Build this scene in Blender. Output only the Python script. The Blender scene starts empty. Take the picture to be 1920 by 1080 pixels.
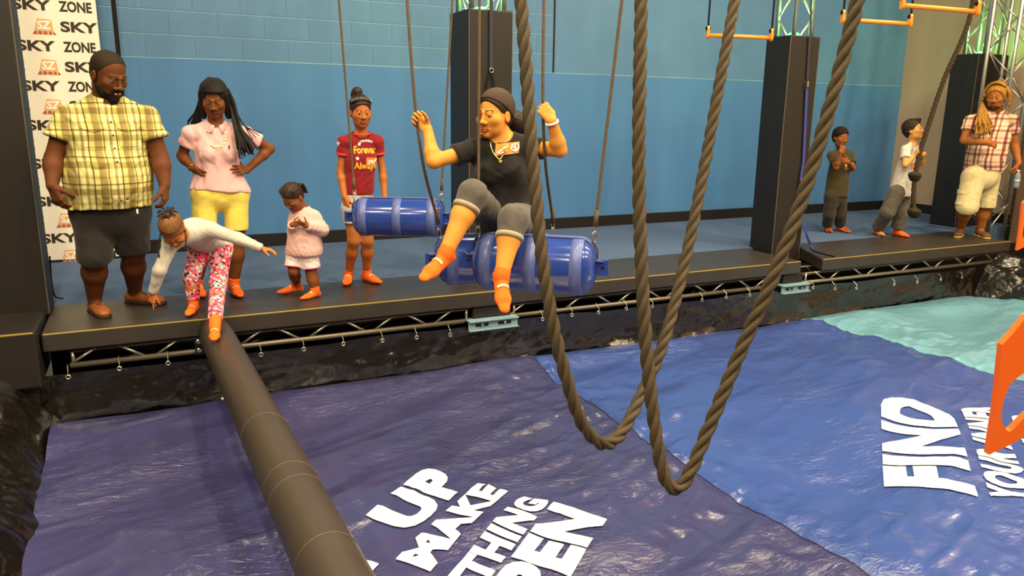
import bpy, bmesh, math, random
import numpy as np
from mathutils import Matrix, Vector
from mathutils.bvhtree import BVHTree

# ------------------------------------------------------------------ camera
CZ = 1.98                                   # lens height above the mat
FPX = 1421.0
YAW, PITCH, ROLL = math.radians(25.854), math.radians(12.897), math.radians(0.699)
_f = np.array([math.sin(YAW)*math.cos(PITCH), math.cos(YAW)*math.cos(PITCH), -math.sin(PITCH)])
_r = np.array([math.cos(YAW), -math.sin(YAW), 0.0]); _u = np.cross(_r, _f)
_c, _s = math.cos(ROLL), math.sin(ROLL)
CR, CU, CF = _c*_r+_s*_u, -_s*_r+_c*_u, _f
CAM = np.array([0, 0, CZ])
def ray(x, y): return CR*((x-960)/FPX) + CU*(-(y-540)/FPX) + CF
def at(x, y, Y):                            # point at world distance Y seen at a pixel of the 1920x1080 survey
    r = ray(x, y); return CAM + r*(Y/r[1])
def atd(x, y, d): return CAM + ray(x, y)*d
def onz(x, y, z): r = ray(x, y); return CAM + r*((z-CZ)/r[2])
def mpp(p): return float(np.dot(np.asarray(p)-CAM, CF))/FPX

scene = bpy.context.scene
COL = scene.collection
cam_d = bpy.data.cameras.new('camera'); cam = bpy.data.objects.new('camera', cam_d); COL.objects.link(cam)
cam_d.sensor_width = 36.0; cam_d.lens = FPX/1920*36.0; cam_d.clip_end = 100
mw = Matrix.Identity(4)
for i in range(3): mw[i][0], mw[i][1], mw[i][2], mw[i][3] = CR[i], CU[i], -CF[i], CAM[i]
cam.matrix_world = mw
scene.camera = cam

# ------------------------------------------------------------------ light
vs = scene.view_settings
vs.view_transform = 'Standard'; vs.look = 'None'; vs.gamma = 1.0; vs.use_curve_mapping = False
vs.exposure = -0.27
world = bpy.data.worlds.new('hall_ambient'); scene.world = world; world.use_nodes = True
bgn = world.node_tree.nodes['Background']; bgn.inputs[0].default_value = (1.0, 0.84, 0.60, 1); bgn.inputs[1].default_value = 0.10
def lamp(name, loc, power, size, col=(1.0, 0.80, 0.51), target=None):
    l = bpy.data.lights.new(name, 'AREA'); l.shape = 'DISK'; l.size = size; l.energy = power; l.color = col
    o = bpy.data.objects.new(name, l); COL.objects.link(o); o.location = loc
    if target is not None:
        o.rotation_euler = (Vector(target)-Vector(loc)).to_track_quat('-Z', 'Y').to_euler()
    return o
LZ = 6.6
for x in (-3.2, -.6, 2.0, 4.6, 7.2, 9.6):
    for y in (-2.4, .4, 3.2): lamp('high_bay_lamp', (x, y, LZ), 205, 0.36)
for x in (-.6, 2.9, 6.4): lamp('high_bay_lamp', (x, 6.6, LZ), 75, 0.36)

# ------------------------------------------------------------------ helpers
def lin(c):
    return tuple(((v/255)/12.92 if v/255 <= 0.04045 else ((v/255+0.055)/1.055)**2.4) for v in c)
def tag(o, label=None, cat=None, group=None, kind=None):
    if label: o['label'] = label
    if cat: o['category'] = cat
    if group: o['group'] = group
    if kind: o['kind'] = kind
    return o
def empty(name, loc=(0, 0, 0)):
    o = bpy.data.objects.new(name, None); COL.objects.link(o); o.location = loc; o.empty_display_size = 0.1
    return o
def put(o, parent):
    COL.objects.link(o)
    if parent is not None:
        o.parent = parent
        m = Matrix.Identity(4); p = parent; chain = []
        while p is not None: chain.append(p); p = p.parent
        for q in reversed(chain): m = m @ (q.matrix_parent_inverse @ Matrix.Translation(q.location))
        o.matrix_parent_inverse = m.inverted()
    return o
def mesh_obj(name, V, F, mat, parent=None, smooth=False, origin=None):
    V = np.asarray(V, float)
    if origin is not None: V = V - np.asarray(origin)
    me = bpy.data.meshes.new(name)
    me.from_pydata([tuple(v) for v in V] if len(V) < 20000 else V.tolist(), [], F if isinstance(F, list) else F.tolist())
    me.update()
    if smooth: me.polygons.foreach_set('use_smooth', np.ones(len(me.polygons), bool))
    if mat is not None: me.materials.append(mat)
    o = bpy.data.objects.new(name, me); put(o, parent)
    if origin is not None: o.location = Vector(origin)
    return o
class MB:
    def __init__(s): s.V = []; s.F = []
    def add(s, V, F):
        n = len(s.V); s.V += [tuple(map(float, v)) for v in V]; s.F += [tuple(i+n for i in f) for f in F]; return s
    def box(s, lo, hi, bev=0.0):
        if bev <= 0:
            x0, y0, z0 = lo; x1, y1, z1 = hi
            return s.add([(x0,y0,z0),(x1,y0,z0),(x1,y1,z0),(x0,y1,z0),(x0,y0,z1),(x1,y0,z1),(x1,y1,z1),(x0,y1,z1)],
                         [(3,2,1,0),(4,5,6,7),(0,1,5,4),(1,2,6,5),(2,3,7,6),(3,0,4,7)])
        bm = bmesh.new(); bmesh.ops.create_cube(bm, size=1)
        for v in bm.verts: v.co = Vector([(lo[i]+hi[i])/2 + v.co[i]*(hi[i]-lo[i]) for i in range(3)])
        bmesh.ops.bevel(bm, geom=bm.edges[:], offset=bev, segments=2, affect='EDGES', profile=0.5)
        bm.verts.index_update(); s.add([v.co[:] for v in bm.verts], [[v.index for v in f.verts] for f in bm.faces]); bm.free(); return s
    def obox(s, c, ax, half):               # oriented box
        c = np.asarray(c, float); ax = [np.asarray(a, float) for a in ax]
        V = [c + ax[0]*half[0]*i + ax[1]*half[1]*j + ax[2]*half[2]*k for k in (-1, 1) for i, j in ((-1,-1),(1,-1),(1,1),(-1,1))]
        return s.add(V, [(3,2,1,0),(4,5,6,7),(0,1,5,4),(1,2,6,5),(2,3,7,6),(3,0,4,7)])
    def tube(s, path, r, n=8, cap=True, prof=None, up=None, closed=False):
        P = np.asarray(path, float); m = len(P)
        T = np.gradient(P, axis=0) if not closed else np.roll(P, -1, 0)-np.roll(P, 1, 0)
        T /= np.linalg.norm(T, axis=1)[:, None]+1e-12
        a = np.array(up if up is not None else ((0, 0, 1) if abs(T[0][2]) < 0.9 else (1, 0, 0)), float)
        N = np.zeros_like(P); 
        for i in range(m):
            a = a - T[i]*np.dot(a, T[i]); a /= np.linalg.norm(a)+1e-12; N[i] = a
        B = np.cross(T, N)
        r = np.broadcast_to(np.asarray(r, float), (m,))
        if prof is None:
            t = np.linspace(0, 2*np.pi, n, endpoint=False); prof = np.stack([np.cos(t), np.sin(t)], 1)
        n = len(prof)
        V = (P[:, None] + r[:, None, None]*(N[:, None]*prof[None, :, :1] + B[:, None]*prof[None, :, 1:])).reshape(-1, 3)
        F = []
        for i in range(m if closed else m-1):
            i2 = (i+1) % m
            for j in range(n): F.append((i*n+j, i*n+(j+1) % n, i2*n+(j+1) % n, i2*n+j))
        if cap and not closed: F.append(tuple(range(n-1, -1, -1))); F.append(tuple((m-1)*n+j for j in range(n)))
        return s.add(V, F)
    def cyl(s, a, b, r, r2=None, n=12): return s.tube([a, b], [r, r if r2 is None else r2], n)
    def lathe(s, a, d, prof, n=20):         # prof: list of (t along d, radius)
        a = np.asarray(a, float); d = np.asarray(d, float); d = d/np.linalg.norm(d)
        u = np.cross(d, (0, 0, 1) if abs(d[2]) < .9 else (1, 0, 0)); u /= np.linalg.norm(u); w = np.cross(d, u)
        V = []; F = []
        for t, r in prof:
            for j in range(n):
                q = 2*math.pi*j/n; V.append(a+d*t+(u*math.cos(q)+w*math.sin(q))*r)
        for i in range(len(prof)-1):
            for j in range(n): F.append((i*n+j, (i+1)*n+j, (i+1)*n+(j+1) % n, i*n+(j+1) % n))
        F.append(tuple(range(n))); F.append(tuple((len(prof)-1)*n+j for j in range(n-1, -1, -1)))
        return s.add(V, F)
    def torus(s, c, nrm, R, r, n=18, m=8):
        nrm = np.asarray(nrm, float)/np.linalg.norm(nrm); u = np.cross(nrm, (0, 0, 1) if abs(nrm[2]) < .9 else (1, 0, 0)); u /= np.linalg.norm(u); w = np.cross(nrm, u)
        t = np.linspace(0, 2*np.pi, n, endpoint=False)
        P = np.asarray(c)+R*(np.cos(t)[:, None]*u+np.sin(t)[:, None]*w)
        return s.tube(P, r, m, closed=True, up=nrm)
    def prism(s, pts, nrm, thick):          # planar 3D outline extruded both ways along nrm
        P = np.asarray(pts, float); k = np.asarray(nrm, float)/np.linalg.norm(nrm)*thick/2; n = len(P)
        F = [tuple(range(n-1, -1, -1)), tuple(range(n, 2*n))]+[(i, (i+1) % n, n+(i+1) % n, n+i) for i in range(n)]
        return s.add(np.vstack([P-k, P+k]), F)
    def build(s, name, mat, parent=None, smooth=False, origin=None):
        return mesh_obj(name, s.V, s.F, mat, parent, smooth, origin)
def spline(pts, n=12, closed=False):
    P = np.asarray(pts, float); out = []
    m = len(P)
    for i in range(m-1):
        p0 = P[i-1] if i > 0 else 2*P[0]-P[1]; p1, p2 = P[i], P[i+1]; p3 = P[i+2] if i+2 < m else 2*P[-1]-P[-2]
        for t in np.linspace(0, 1, n, endpoint=False):
            out.append(.5*((2*p1)+(-p0+p2)*t+(2*p0-5*p1+4*p2-p3)*t*t+(-p0+3*p1-3*p2+p3)*t**3))
    out.append(P[-1]); return np.array(out)
def resample(P, step):
    d = np.r_[0, np.cumsum(np.linalg.norm(np.diff(P, axis=0), axis=1))]; n = max(2, int(d[-1]/step)+1)
    t = np.linspace(0, d[-1], n); return np.stack([np.interp(t, d, P[:, i]) for i in range(3)], 1)
def _hash(ix, iy, seed):
    h = (ix.astype(np.int64)*374761393 + iy.astype(np.int64)*668265263 + seed*1442695041) & 0xffffffff
    h = ((h ^ (h >> 13))*1274126177) & 0xffffffff
    return ((h ^ (h >> 16)) & 0xffff)/65535.0
def vnoise(x, y, seed=0):
    x = np.asarray(x, float); y = np.asarray(y, float)
    ix = np.floor(x); iy = np.floor(y); fx = x-ix; fy = y-iy
    fx = fx*fx*fx*(fx*(fx*6-15)+10); fy = fy*fy*fy*(fy*(fy*6-15)+10)
    a = _hash(ix, iy, seed); b = _hash(ix+1, iy, seed); c = _hash(ix, iy+1, seed); d = _hash(ix+1, iy+1, seed)
    return (a*(1-fx)+b*fx)*(1-fy)+(c*(1-fx)+d*fx)*fy*1.0

# ------------------------------------------------------------------ materials
def nodes_of(name):
    m = bpy.data.materials.new(name); m.use_nodes = True; nt = m.node_tree
    return m, nt, nt.nodes['Principled BSDF']
def N(nt, t, **kw):
    n = nt.nodes.new(t)
    for k, v in kw.items(): setattr(n, k, v)
    return n
def mat(name, rgb, rough=0.6, spec=0.5, metal=0.0, bump=None, var=None, coat=0.0, emit=None, sheen=0.0, alpha_rgb=None, trans=0.0, stretch=None, detail=4):
    m, nt, b = nodes_of(name); L = nt.links
    c = lin(rgb); b.inputs['Base Color'].default_value = (*c, 1)
    b.inputs['Roughness'].default_value = rough; b.inputs['Metallic'].default_value = metal
    b.inputs['Specular IOR Level'].default_value = spec
    if coat: b.inputs['Coat Weight'].default_value = coat; b.inputs['Coat Roughness'].default_value = 0.08
    if sheen: b.inputs['Sheen Weight'].default_value = sheen
    if trans: b.inputs['Transmission Weight'].default_value = trans
    if emit: b.inputs['Emission Color'].default_value = (*lin(emit[0]), 1); b.inputs['Emission Strength'].default_value = emit[1]
    if bump or var:
        tc = N(nt, 'ShaderNodeTexCoord'); mp = N(nt, 'ShaderNodeMapping'); L.new(tc.outputs['Object'], mp.inputs[0])
        if stretch: mp.inputs['Scale'].default_value = stretch
    if var:                                   # (scale, amount) mottled wear / weave colour
        nz = N(nt, 'ShaderNodeTexNoise'); nz.inputs['Scale'].default_value = var[0]; nz.inputs['Detail'].default_value = 5
        L.new(mp.outputs[0], nz.inputs['Vector'])
        rp = N(nt, 'ShaderNodeMapRange'); rp.inputs[1].default_value = .3; rp.inputs[2].default_value = .7
        rp.inputs[3].default_value = 1-var[1]; rp.inputs[4].default_value = 1+var[1]; L.new(nz.outputs[0], rp.inputs[0])
        mx = N(nt, 'ShaderNodeVectorMath', operation='SCALE'); mx.inputs[0].default_value = c; L.new(rp.outputs[0], mx.inputs['Scale'])
        L.new(mx.outputs[0], b.inputs['Base Color'])
    if bump:                                  # (scale, strength, distance)
        nz = N(nt, 'ShaderNodeTexNoise'); nz.inputs['Scale'].default_value = bump[0]; nz.inputs['Detail'].default_value = detail
        L.new(mp.outputs[0], nz.inputs['Vector'])
        bn = N(nt, 'ShaderNodeBump'); bn.inputs['Strength'].default_value = bump[1]; bn.inputs['Distance'].default_value = bump[2] if len(bump) > 2 else 0.01
        L.new(nz.outputs[0], bn.inputs['Height']); L.new(bn.outputs[0], b.inputs['Normal'])
    return m
M = {}
M['wall'] = mat('blue_wall_paint', (76, 127, 182), 0.42, 0.45, var=(1.3, .05), bump=(9, .18, .01))
M['wall_up'] = mat('blue_block_paint', (88, 131, 174), 0.45, 0.4, var=(2.0, .06), bump=(45, .35, .004))
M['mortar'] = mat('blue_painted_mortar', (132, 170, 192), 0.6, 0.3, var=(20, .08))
M['greywall'] = mat('taupe_wall_paint', (178, 154, 130), 0.6, 0.3, var=(1.5, .04), bump=(60, .1, .003))
M['brown'] = mat('brown_shutter_metal', (92, 72, 56), 0.5, 0.4, var=(6, .06))
M['tan'] = mat('brown_vinyl_panel', (112, 88, 68), 0.5, 0.4, var=(5, .05))
M['base'] = mat('black_rubber_baseboard', (28, 25, 24), 0.5, 0.4)
M['carpet'] = mat('blue_carpet', (82, 103, 136), 0.95, 0.1, var=(160, .22), bump=(320, .5, .004))
M['deck'] = mat('black_vinyl_deck', (52, 47, 42), 0.42, 0.5, var=(4, .12), bump=(7, .10, .02))
M['pad'] = mat('black_vinyl_pad', (30, 26, 23), 0.5, 0.45, var=(3, .10), bump=(5, .12, .02))
M['alu'] = mat('brushed_aluminium', (196, 190, 178), 0.35, 0.5, 0.9)
M['shaded_alu'] = mat('shaded_aluminium', (122, 114, 100), 0.5, 0.4, 0.7)  # darker copy of the aluminium; shade under the decks put into the colour
M['steel'] = mat('zinc_steel', (190, 186, 178), 0.28, 0.5, 1.0)
M['bracket'] = mat('blue_grey_bracket_paint', (128, 158, 172), 0.45, 0.4, var=(14, .08))
M['black'] = mat('black_plastic', (14, 13, 12), 0.45, 0.4)
M['sheet'] = mat('glossy_black_sheeting', (17, 14, 12), 0.2, 0.7, bump=(4.5, .6, .06), detail=3, coat=.3)
M['grommet'] = mat('nickel_grommet', (205, 200, 185), 0.3, 0.5, 1.0)
M['orange'] = mat('orange_plastic', (252, 146, 44), 0.38, 0.5)
M['orange2'] = mat('orange_painted_plate', (240, 104, 30), 0.35, 0.5)
M['strapblue'] = mat('blue_webbing', (62, 66, 140), 0.8, 0.2, bump=(220, .3, .002))
M['strapblack'] = mat('black_webbing', (26, 24, 23), 0.8, 0.2, bump=(220, .3, .002))
M['hangrope'] = mat('brown_hanging_rope', (88, 72, 56), 0.85, 0.2, var=(60, .2), bump=(180, .5, .003))
M['rope'] = mat('tarry_brown_rope', (72, 62, 46), 0.75, 0.25, var=(25, .15), bump=(140, .6, .004), stretch=(1, 1, .25))
M['rope2'] = mat('dark_brown_rope', (60, 48, 34), 0.8, 0.2, var=(40, .15), bump=(140, .6, .004))
M['drum'] = mat('blue_vinyl_fender', (40, 66, 150), 0.16, 0.55, coat=.35, var=(5, .05))
M['drumtape'] = mat('grey_blue_tape', (88, 102, 162), 0.32, 0.4, var=(30, .05))
M['white'] = mat('white_print', (250, 248, 240), 0.5, 0.4)
M['banner'] = mat('white_banner_vinyl', (246, 240, 226), 0.55, 0.4, bump=(2, .15, .03))
M['ink'] = mat('dark_grey_ink', (60, 50, 44), 0.6, 0.3)
M['inkor'] = mat('orange_ink', (238, 176, 120), 0.6, 0.3)
M['inkbr'] = mat('brown_orange_ink', (186, 98, 48), 0.6, 0.3)
M['green'] = mat('green_lamp_lens', (30, 200, 70), 0.4, emit=((60, 255, 90), 12))
def vinyl(name, rgb):
    m, nt, b = nodes_of(name); L = nt.links
    c = lin(rgb); b.inputs['Base Color'].default_value = (*c, 1); b.inputs['Roughness'].default_value = .24; b.inputs['Specular IOR Level'].default_value = .6
    b.inputs['Coat Weight'].default_value = .25; b.inputs['Coat Roughness'].default_value = .12
    tc = N(nt, 'ShaderNodeTexCoord'); mp = N(nt, 'ShaderNodeMapping'); mp.inputs['Rotation'].default_value = (0, 0, .35); mp.inputs['Scale'].default_value = (1.3, 3.2, 1); L.new(tc.outputs['Object'], mp.inputs[0])
    n1 = N(nt, 'ShaderNodeTexNoise'); n1.noise_type = 'RIDGED_MULTIFRACTAL'; n1.inputs['Scale'].default_value = 1.5; n1.inputs['Detail'].default_value = 3.5; n1.inputs['Distortion'].default_value = .7; L.new(mp.outputs[0], n1.inputs['Vector'])
    n2 = N(nt, 'ShaderNodeTexNoise'); n2.inputs['Scale'].default_value = 9; n2.inputs['Detail'].default_value = 4; n2.inputs['Distortion'].default_value = 1.2; L.new(mp.outputs[0], n2.inputs['Vector'])
    nm = N(nt, 'ShaderNodeTexNoise'); nm.inputs['Scale'].default_value = .85; nm.inputs['Detail'].default_value = 2; L.new(tc.outputs['Object'], nm.inputs['Vector'])
    mk = N(nt, 'ShaderNodeMapRange'); mk.inputs[1].default_value = .44; mk.inputs[2].default_value = .66; mk.inputs[3].default_value = .10; mk.inputs[4].default_value = 1.0; L.new(nm.outputs[0], mk.inputs[0])
    ml = N(nt, 'ShaderNodeMath', operation='MULTIPLY'); L.new(n1.outputs[0], ml.inputs[0]); L.new(mk.outputs[0], ml.inputs[1])
    b1 = N(nt, 'ShaderNodeBump'); b1.inputs['Strength'].default_value = .85; b1.inputs['Distance'].default_value = .04; L.new(ml.outputs[0], b1.inputs['Height'])
    m2 = N(nt, 'ShaderNodeMath', operation='MULTIPLY'); L.new(n2.outputs[0], m2.inputs[0]); L.new(mk.outputs[0], m2.inputs[1])
    b2 = N(nt, 'ShaderNodeBump'); b2.inputs['Strength'].default_value = .75; b2.inputs['Distance'].default_value = .025; L.new(m2.outputs[0], b2.inputs['Height']); L.new(b1.outputs[0], b2.inputs['Normal'])
    L.new(b2.outputs[0], b.inputs['Normal']); L.new(b2.outputs[0], b.inputs['Coat Normal'])
    return m
M['navy'] = vinyl('navy_mat_vinyl', (54, 55, 100)); M['blue'] = vinyl('blue_mat_vinyl', (52, 75, 144)); M['cyan'] = vinyl('pale_cyan_mat_vinyl', (102, 154, 176))

# ------------------------------------------------------------------ the setting
P = 0.56                                    # deck and walkway level above the mat
WY = 8.45                                   # back wall
XC = float(onz(1657, 390, P)[0]); 
XC = 10.88
FY = 5.55                                   # front edge of the deck
HZ = 7.4
DB = 6.38                                   # back edge of the deck
tag(MB().box((-4, DB+.005, P-.25), (XC+.1, WY+.1, P-.004)).build('floor', M['carpet']), 'short blue carpet of the walkway behind the black deck', kind='structure')
tag(MB().box((-5, -4, -.62), (XC+.1, FY+.6, -.58)).build('floor_pit', mat('grey_concrete', (90, 86, 80), .8, var=(3, .1))), 'bare concrete under the crash mat', kind='structure')
tag(MB().box((-.69, FY+.36, -.57), (XC-.01, FY+.42, P-.135)).build('shade_backdrop', M['black']), 'black backdrop added for the shade behind the trusses under the decks', kind='structure')  # black sheet added to stand for the shade below the decks
tag(MB().box((-5, -4, HZ), (XC+.2, WY+.3, HZ+.1)).build('ceiling', mat('dark_ceiling_paint', (70, 66, 62), .9)), 'dark ceiling of the hall', kind='structure')
LEDGE = 2.475
wb = tag(MB().box((-4, WY+.033, P-.2), (XC+.2, WY+.3, HZ)).build('wall_back', M['mortar']), 'blue painted block wall behind the walkway', kind='structure')
MB().box((-4, WY+.012, P-.2), (XC+.02, WY+.036, LEDGE), .004).build('lower_panel', M['wall'], wb)
XJ = 4.63
MB().box((XJ+.012, WY+.024, LEDGE+.001), (XC+.02, WY+.036, HZ-.02), .002).build('upper_panel', M['wall_up'], wb)
MB().box((XJ-.004, WY+.016, LEDGE+.003), (XJ+.012, WY+.037, HZ-.02)).build('joint_strip', M['base'], wb)
rng0 = np.random.RandomState(4); lx = np.linspace(-2.2, XC-.02, 260)
MB().tube(np.stack([lx, np.full(260, WY+.016), LEDGE+.004+.004*(vnoise(lx*3, lx*0, 2)-.5)], 1), .0045+.004*vnoise(lx*5, lx*0, 7), 6).build('edge_light_bead', M['mortar'], wb, True)  # pale bead added to stand for light caught on the ledge edge
bl, bh = 0.45, 0.226
blk = None
for c in range(5):
    x = XJ - .006 - (bl if c % 2 == 0 else bl*.5) ; first = True
    z0 = LEDGE + .008 + c*bh
    xs = [(XJ-.006-(bl*.5), XJ-.006)] if c % 2 else []
    x1 = XJ-.006-(bl*.5 if c % 2 else 0)
    while x1 > -2.2: xs.append((x1-bl, x1)); x1 -= bl
    for (a, b_) in xs:
        full = abs(b_-a-bl) < 1e-6
        if full and blk is not None:
            o = bpy.data.objects.new('block', blk); put(o, wb); o.location = (a, WY, z0)
        else:
            m_ = MB().box((.0005, .029, 0), (b_-a-.0005, .040, bh-.009), .0025)
            o = m_.build('block', M['wall_up'], wb); o.location = (a, WY, z0)
            if full: blk = o.data
MB().box((-2.2, WY+.029, LEDGE+.008+5*bh), (XJ-.006, WY+.037, HZ-.02)).build('upper_wall_face', M['wall_up'], wb)
wr = tag(MB().box((XC, 5.0, P-.6), (XC+.2, WY+.3, HZ)).build('wall_right', M['greywall']), 'taupe painted side wall meeting the blue wall', kind='structure')
wr2 = tag(MB().box((XC, -4, -.6), (XC+.2, 5.0, HZ)).build('wall_side', M['greywall']), 'taupe side wall beside the pit', kind='structure')
tag(MB().box((-4, WY-.014, P), (XC-.001, WY-.001, P+.135), .003).build('baseboard_back', M['base']), 'black rubber baseboard along blue wall', kind='structure')
tag(MB().box((XC-.014, 6.4, P), (XC-.001, WY-.016, P+.135), .003).build('baseboard_right', M['base']), 'black rubber baseboard along taupe wall', kind='structure')
# brown roll-up shutter on the side wall, each slat a piece
sh = tag(empty('roller_shutter', (XC-.02, 5.2, P)), 'dark brown roller shutter of narrow slats on taupe wall', 'shutter')
sl = None
for i in range(40):
    z = P+.02+i*.085
    if sl is None:
        o = MB().box((-.02, -1.25, 0), (.012, 1.28, .078), .008).build('slat', M['brown'], sh); sl = o.data
    else:
        o = bpy.data.objects.new('slat', sl); put(o, sh)
    o.location = (XC-.02, 5.2, z)
M['beam'] = mat('brown_black_beam_vinyl', (60, 52, 44), .40, .5, var=(3, .10), bump=(6, .08, .02))
M['navyseam'] = mat('dark_blue_seam', (26, 30, 62), .6)
# ------------------------------------------------------------------ decks
def deck(outline, label):
    O = np.array(outline, float); c = O.mean(0)
    r = tag(empty('padded_deck', (c[0], c[1], P-.13)), label, 'deck', 'padded edge decks')
    bm = bmesh.new(); vs_ = [bm.verts.new((x, y, P)) for x, y in outline]; f = bm.faces.new(vs_)
    g = bmesh.ops.extrude_face_region(bm, geom=[f]); 
    for v in g['geom']:
        if isinstance(v, bmesh.types.BMVert): v.co.z -= .128
    bmesh.ops.recalc_face_normals(bm, faces=bm.faces)
    bmesh.ops.bevel(bm, geom=[e for e in bm.edges], offset=.014, segments=3, affect='EDGES', profile=.5)
    bm.verts.index_update()
    mesh_obj('pad', [v.co[:] for v in bm.verts], [[v.index for v in f.verts] for f in bm.faces], M['deck'], r); bm.free()
    x0, x1 = O[:, 0].min(), O[:, 0].max(); y0 = O[:, 1].min()
    MB().tube([(x0+.015, y0+.004, P-.007), (x1-.015, y0+.004, P-.007)], .0055, 6).build('edge_highlight', M['edge_glint'], r)
    return r
M['edge_glint'] = mat('tan_edge_highlight', (150, 130, 62), .4)  # tan line puts the light caught by the top front edge into colour
deck([(-.69, FY), (5.97, FY), (5.97, DB), (-.69, DB)], 'long black vinyl deck running behind the hanging drums')
deck([(6.25, FY-.01), (9.39, FY-.01), (9.39, DB), (6.56, DB), (6.54, 6.06)], 'shorter black vinyl deck under the boy holding the knotted rope')

# ------------------------------------------------------------------ padded truss towers
def tower(x0, x1, y0, y1, zb, zt, label, ztop=4.6, pad=True, green=True, truss_base=None, rect=None):
    r = tag(empty('truss_tower', ((x0+x1)/2, (y0+y1)/2, zb)), label, 'tower', 'padded truss towers')
    if pad:
        b = MB().box((x0, y0, zb), (x1, y1, zt), .012).build('pad_cover', M['pad'], r)
        mb = MB()
        for (a, c) in ((x0+.004, y0+.004), (x1-.004, y0+.004)): mb.tube([(a, c, zb+.02), (a, c, zt-.02)], .005, 6)
        mb.build('seam', M['seam'], b)
    if rect: x0, x1, y0, y1 = rect
    cx, cy = (x0+x1)/2, (y0+y1)/2; w = min(x1-x0, y1-y0)*.5-.055 if pad and not rect else min(x1-x0, y1-y0)*.5
    zs = (zt-.15) if truss_base is None else truss_base
    cs = [(cx-w, cy-w), (cx+w, cy-w), (cx+w, cy+w), (cx-w, cy+w)]
    for (a, c) in cs: MB().cyl((a, c, zs), (a, c, ztop), .024, n=10).build('chord', M['alu'], r, True)
    k = 0; n = int((ztop-zs)/.32)
    for i in range(n):
        za, zb_ = zs+.02+i*.32, zs+.02+(i+1)*.32
        for s_ in range(4):
            p, q = cs[s_], cs[(s_+1) % 4]
            if (i+s_) % 2: p, q = q, p
            MB().cyl((*p, za), (*q, zb_), .010, n=8).build('brace', M['alu'], r, True)
    if green:
        l = bpy.data.lights.new('green_uplight', 'POINT'); l.energy = 26; l.color = (.25, 1, .22); l.shadow_soft_size = .03
        o = bpy.data.objects.new('green_uplight', l); put(o, r); o.location = (cx, cy, zt+.10)
        MB().lathe((cx, cy, zt-.06), (0, 0, 1), [(0, .05), (.05, .06), (.09, .06), (.1, .045)], 14).build('uplight', M['green'], r)
    return r
M['seam'] = mat('faded_seam_piping', (92, 80, 66), .5)
tower(2.526, 2.93, 6.09, 6.53, P+.001, 2.83, 'black padded truss tower behind the woman on the drum')
tower(6.09, 6.50, 6.09, 6.44, P-.3, 2.81, 'black padded truss tower between the two decks')
pf = onz(1790, 426, P)
xr_ = float(at(1893, 102, 6.59)[0])
tower(9.86, xr_, 6.59, 6.97, P, float(at(1860, 101, 6.59)[2]), 'black padded truss tower behind the dreadlocked man')
tower(9.70, 10.04, 6.04, 6.38, P+.001, P+.2, 'bare aluminium truss leg beside the dreadlocked man', pad=False, green=False, truss_base=P+.02)
tower(-1.25, -.676, 6.04, 6.36, P+.001, 4.4, 'tall black padded tower in front of the lettered banner', green=False, ztop=4.5)
# dark padded block below the left tower
r = tag(empty('padded_block', (-1.2, 5.6, .1)), 'low black padded block beside the crumpled sheeting', 'block')
MB().box((-2.0, 5.42, .24), (-.70, 6.02, .612), .015).build('pad', M['pad'], r)
MB().tube([(-1.98, 5.424, .604), (-.715, 5.424, .604)], .006, 6).build('edge_highlight', M['edge_glint'], r)  # painted highlight along the top edge of the block
MB().box((-1.9, 5.5, -.05), (-.74, 5.85, .242)).build('base_box', M['base'], r)
# brown padded panel at the far end
r = tag(empty('vinyl_barrier', (10.5, 5.3, -.58)), 'brown vinyl padded barrier standing past the short deck', 'barrier')
tz = float(at(1900, 253, 6.1)[2])
MB().box((10.42, 4.4, .10), (10.56, 6.20, tz), .02).build('pad', M['tan'], r)
MB().box((10.45, 4.5, -.58), (10.53, 6.1, .11)).build('base_box', M['base'], r)

# ------------------------------------------------------------------ truss under the deck
def under_truss(x0, x1, xs, label):
    r = tag(empty('edge_truss', ((x0+x1)/2, FY+.15, .1)), label, 'truss', 'aluminium trusses under the decks')
    yf, yr = FY+.055, FY+.33; zb, zt = .312, P-.15
    for (y, z) in ((yf, zb), (yr, zb+.012), (yf, zt+.0), (yr, zt)):
        MB().cyl((x0, y, z), (x1, y, z), .021 if z < .4 else .010, n=10).build('chord', M['shaded_alu'], r, True)
    for x in (x0+.02, x1-.02):
        MB().cyl((x, yf, zb), (x, yf, zt), .012, n=8).build('upright', M['alu'], r, True)
    for i, x in enumerate(xs):
        for s_ in (-1, 1):
            if x0 < x+s_*.20 < x1:
                MB().cyl((x+s_*.035, yf-.004, zb+.012), (x+s_*.19, yf-.004, zt+.008), .0095, n=8).build('brace', M['alu'], r, True)
                MB().cyl((x+.13+s_*.035, yr, zb+.012), (x+.13+s_*.16, yr, zt+.005), .008, n=8).build('brace', M['shaded_alu'], r, True)
    for i in range(int((x1-x0)/.8)):
        MB().cyl((x0+.3+i*.8, yf, zb), (x0+.6+i*.8, yr, zb+.012), .008, n=6).build('brace', M['shaded_alu'], r, True)
Yt = FY+.055
bx = lambda px, py: float(at(px, py, Yt)[0])
BR1 = (bx(872, 605), bx(963, 600)); BR2 = (bx(1455, 545), bx(1503, 540))
under_truss(-.55, BR1[0]+.03, [bx(122, 690), bx(283, 670), bx(440, 648), bx(570, 633), bx(693, 620), bx(806, 608)], 'aluminium lattice truss under the deck below the man and children')
xa, xb = BR1[1]-.02, BR2[0]-.02
under_truss(xa, xb, [xa-.06+.545*i for i in range(7)], 'aluminium lattice truss under the deck behind the thick ropes')
under_truss(BR2[1]+.02, 9.3, [BR2[1]+.02+.33+.56*i for i in range(6)], 'aluminium lattice truss under the short deck')
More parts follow.
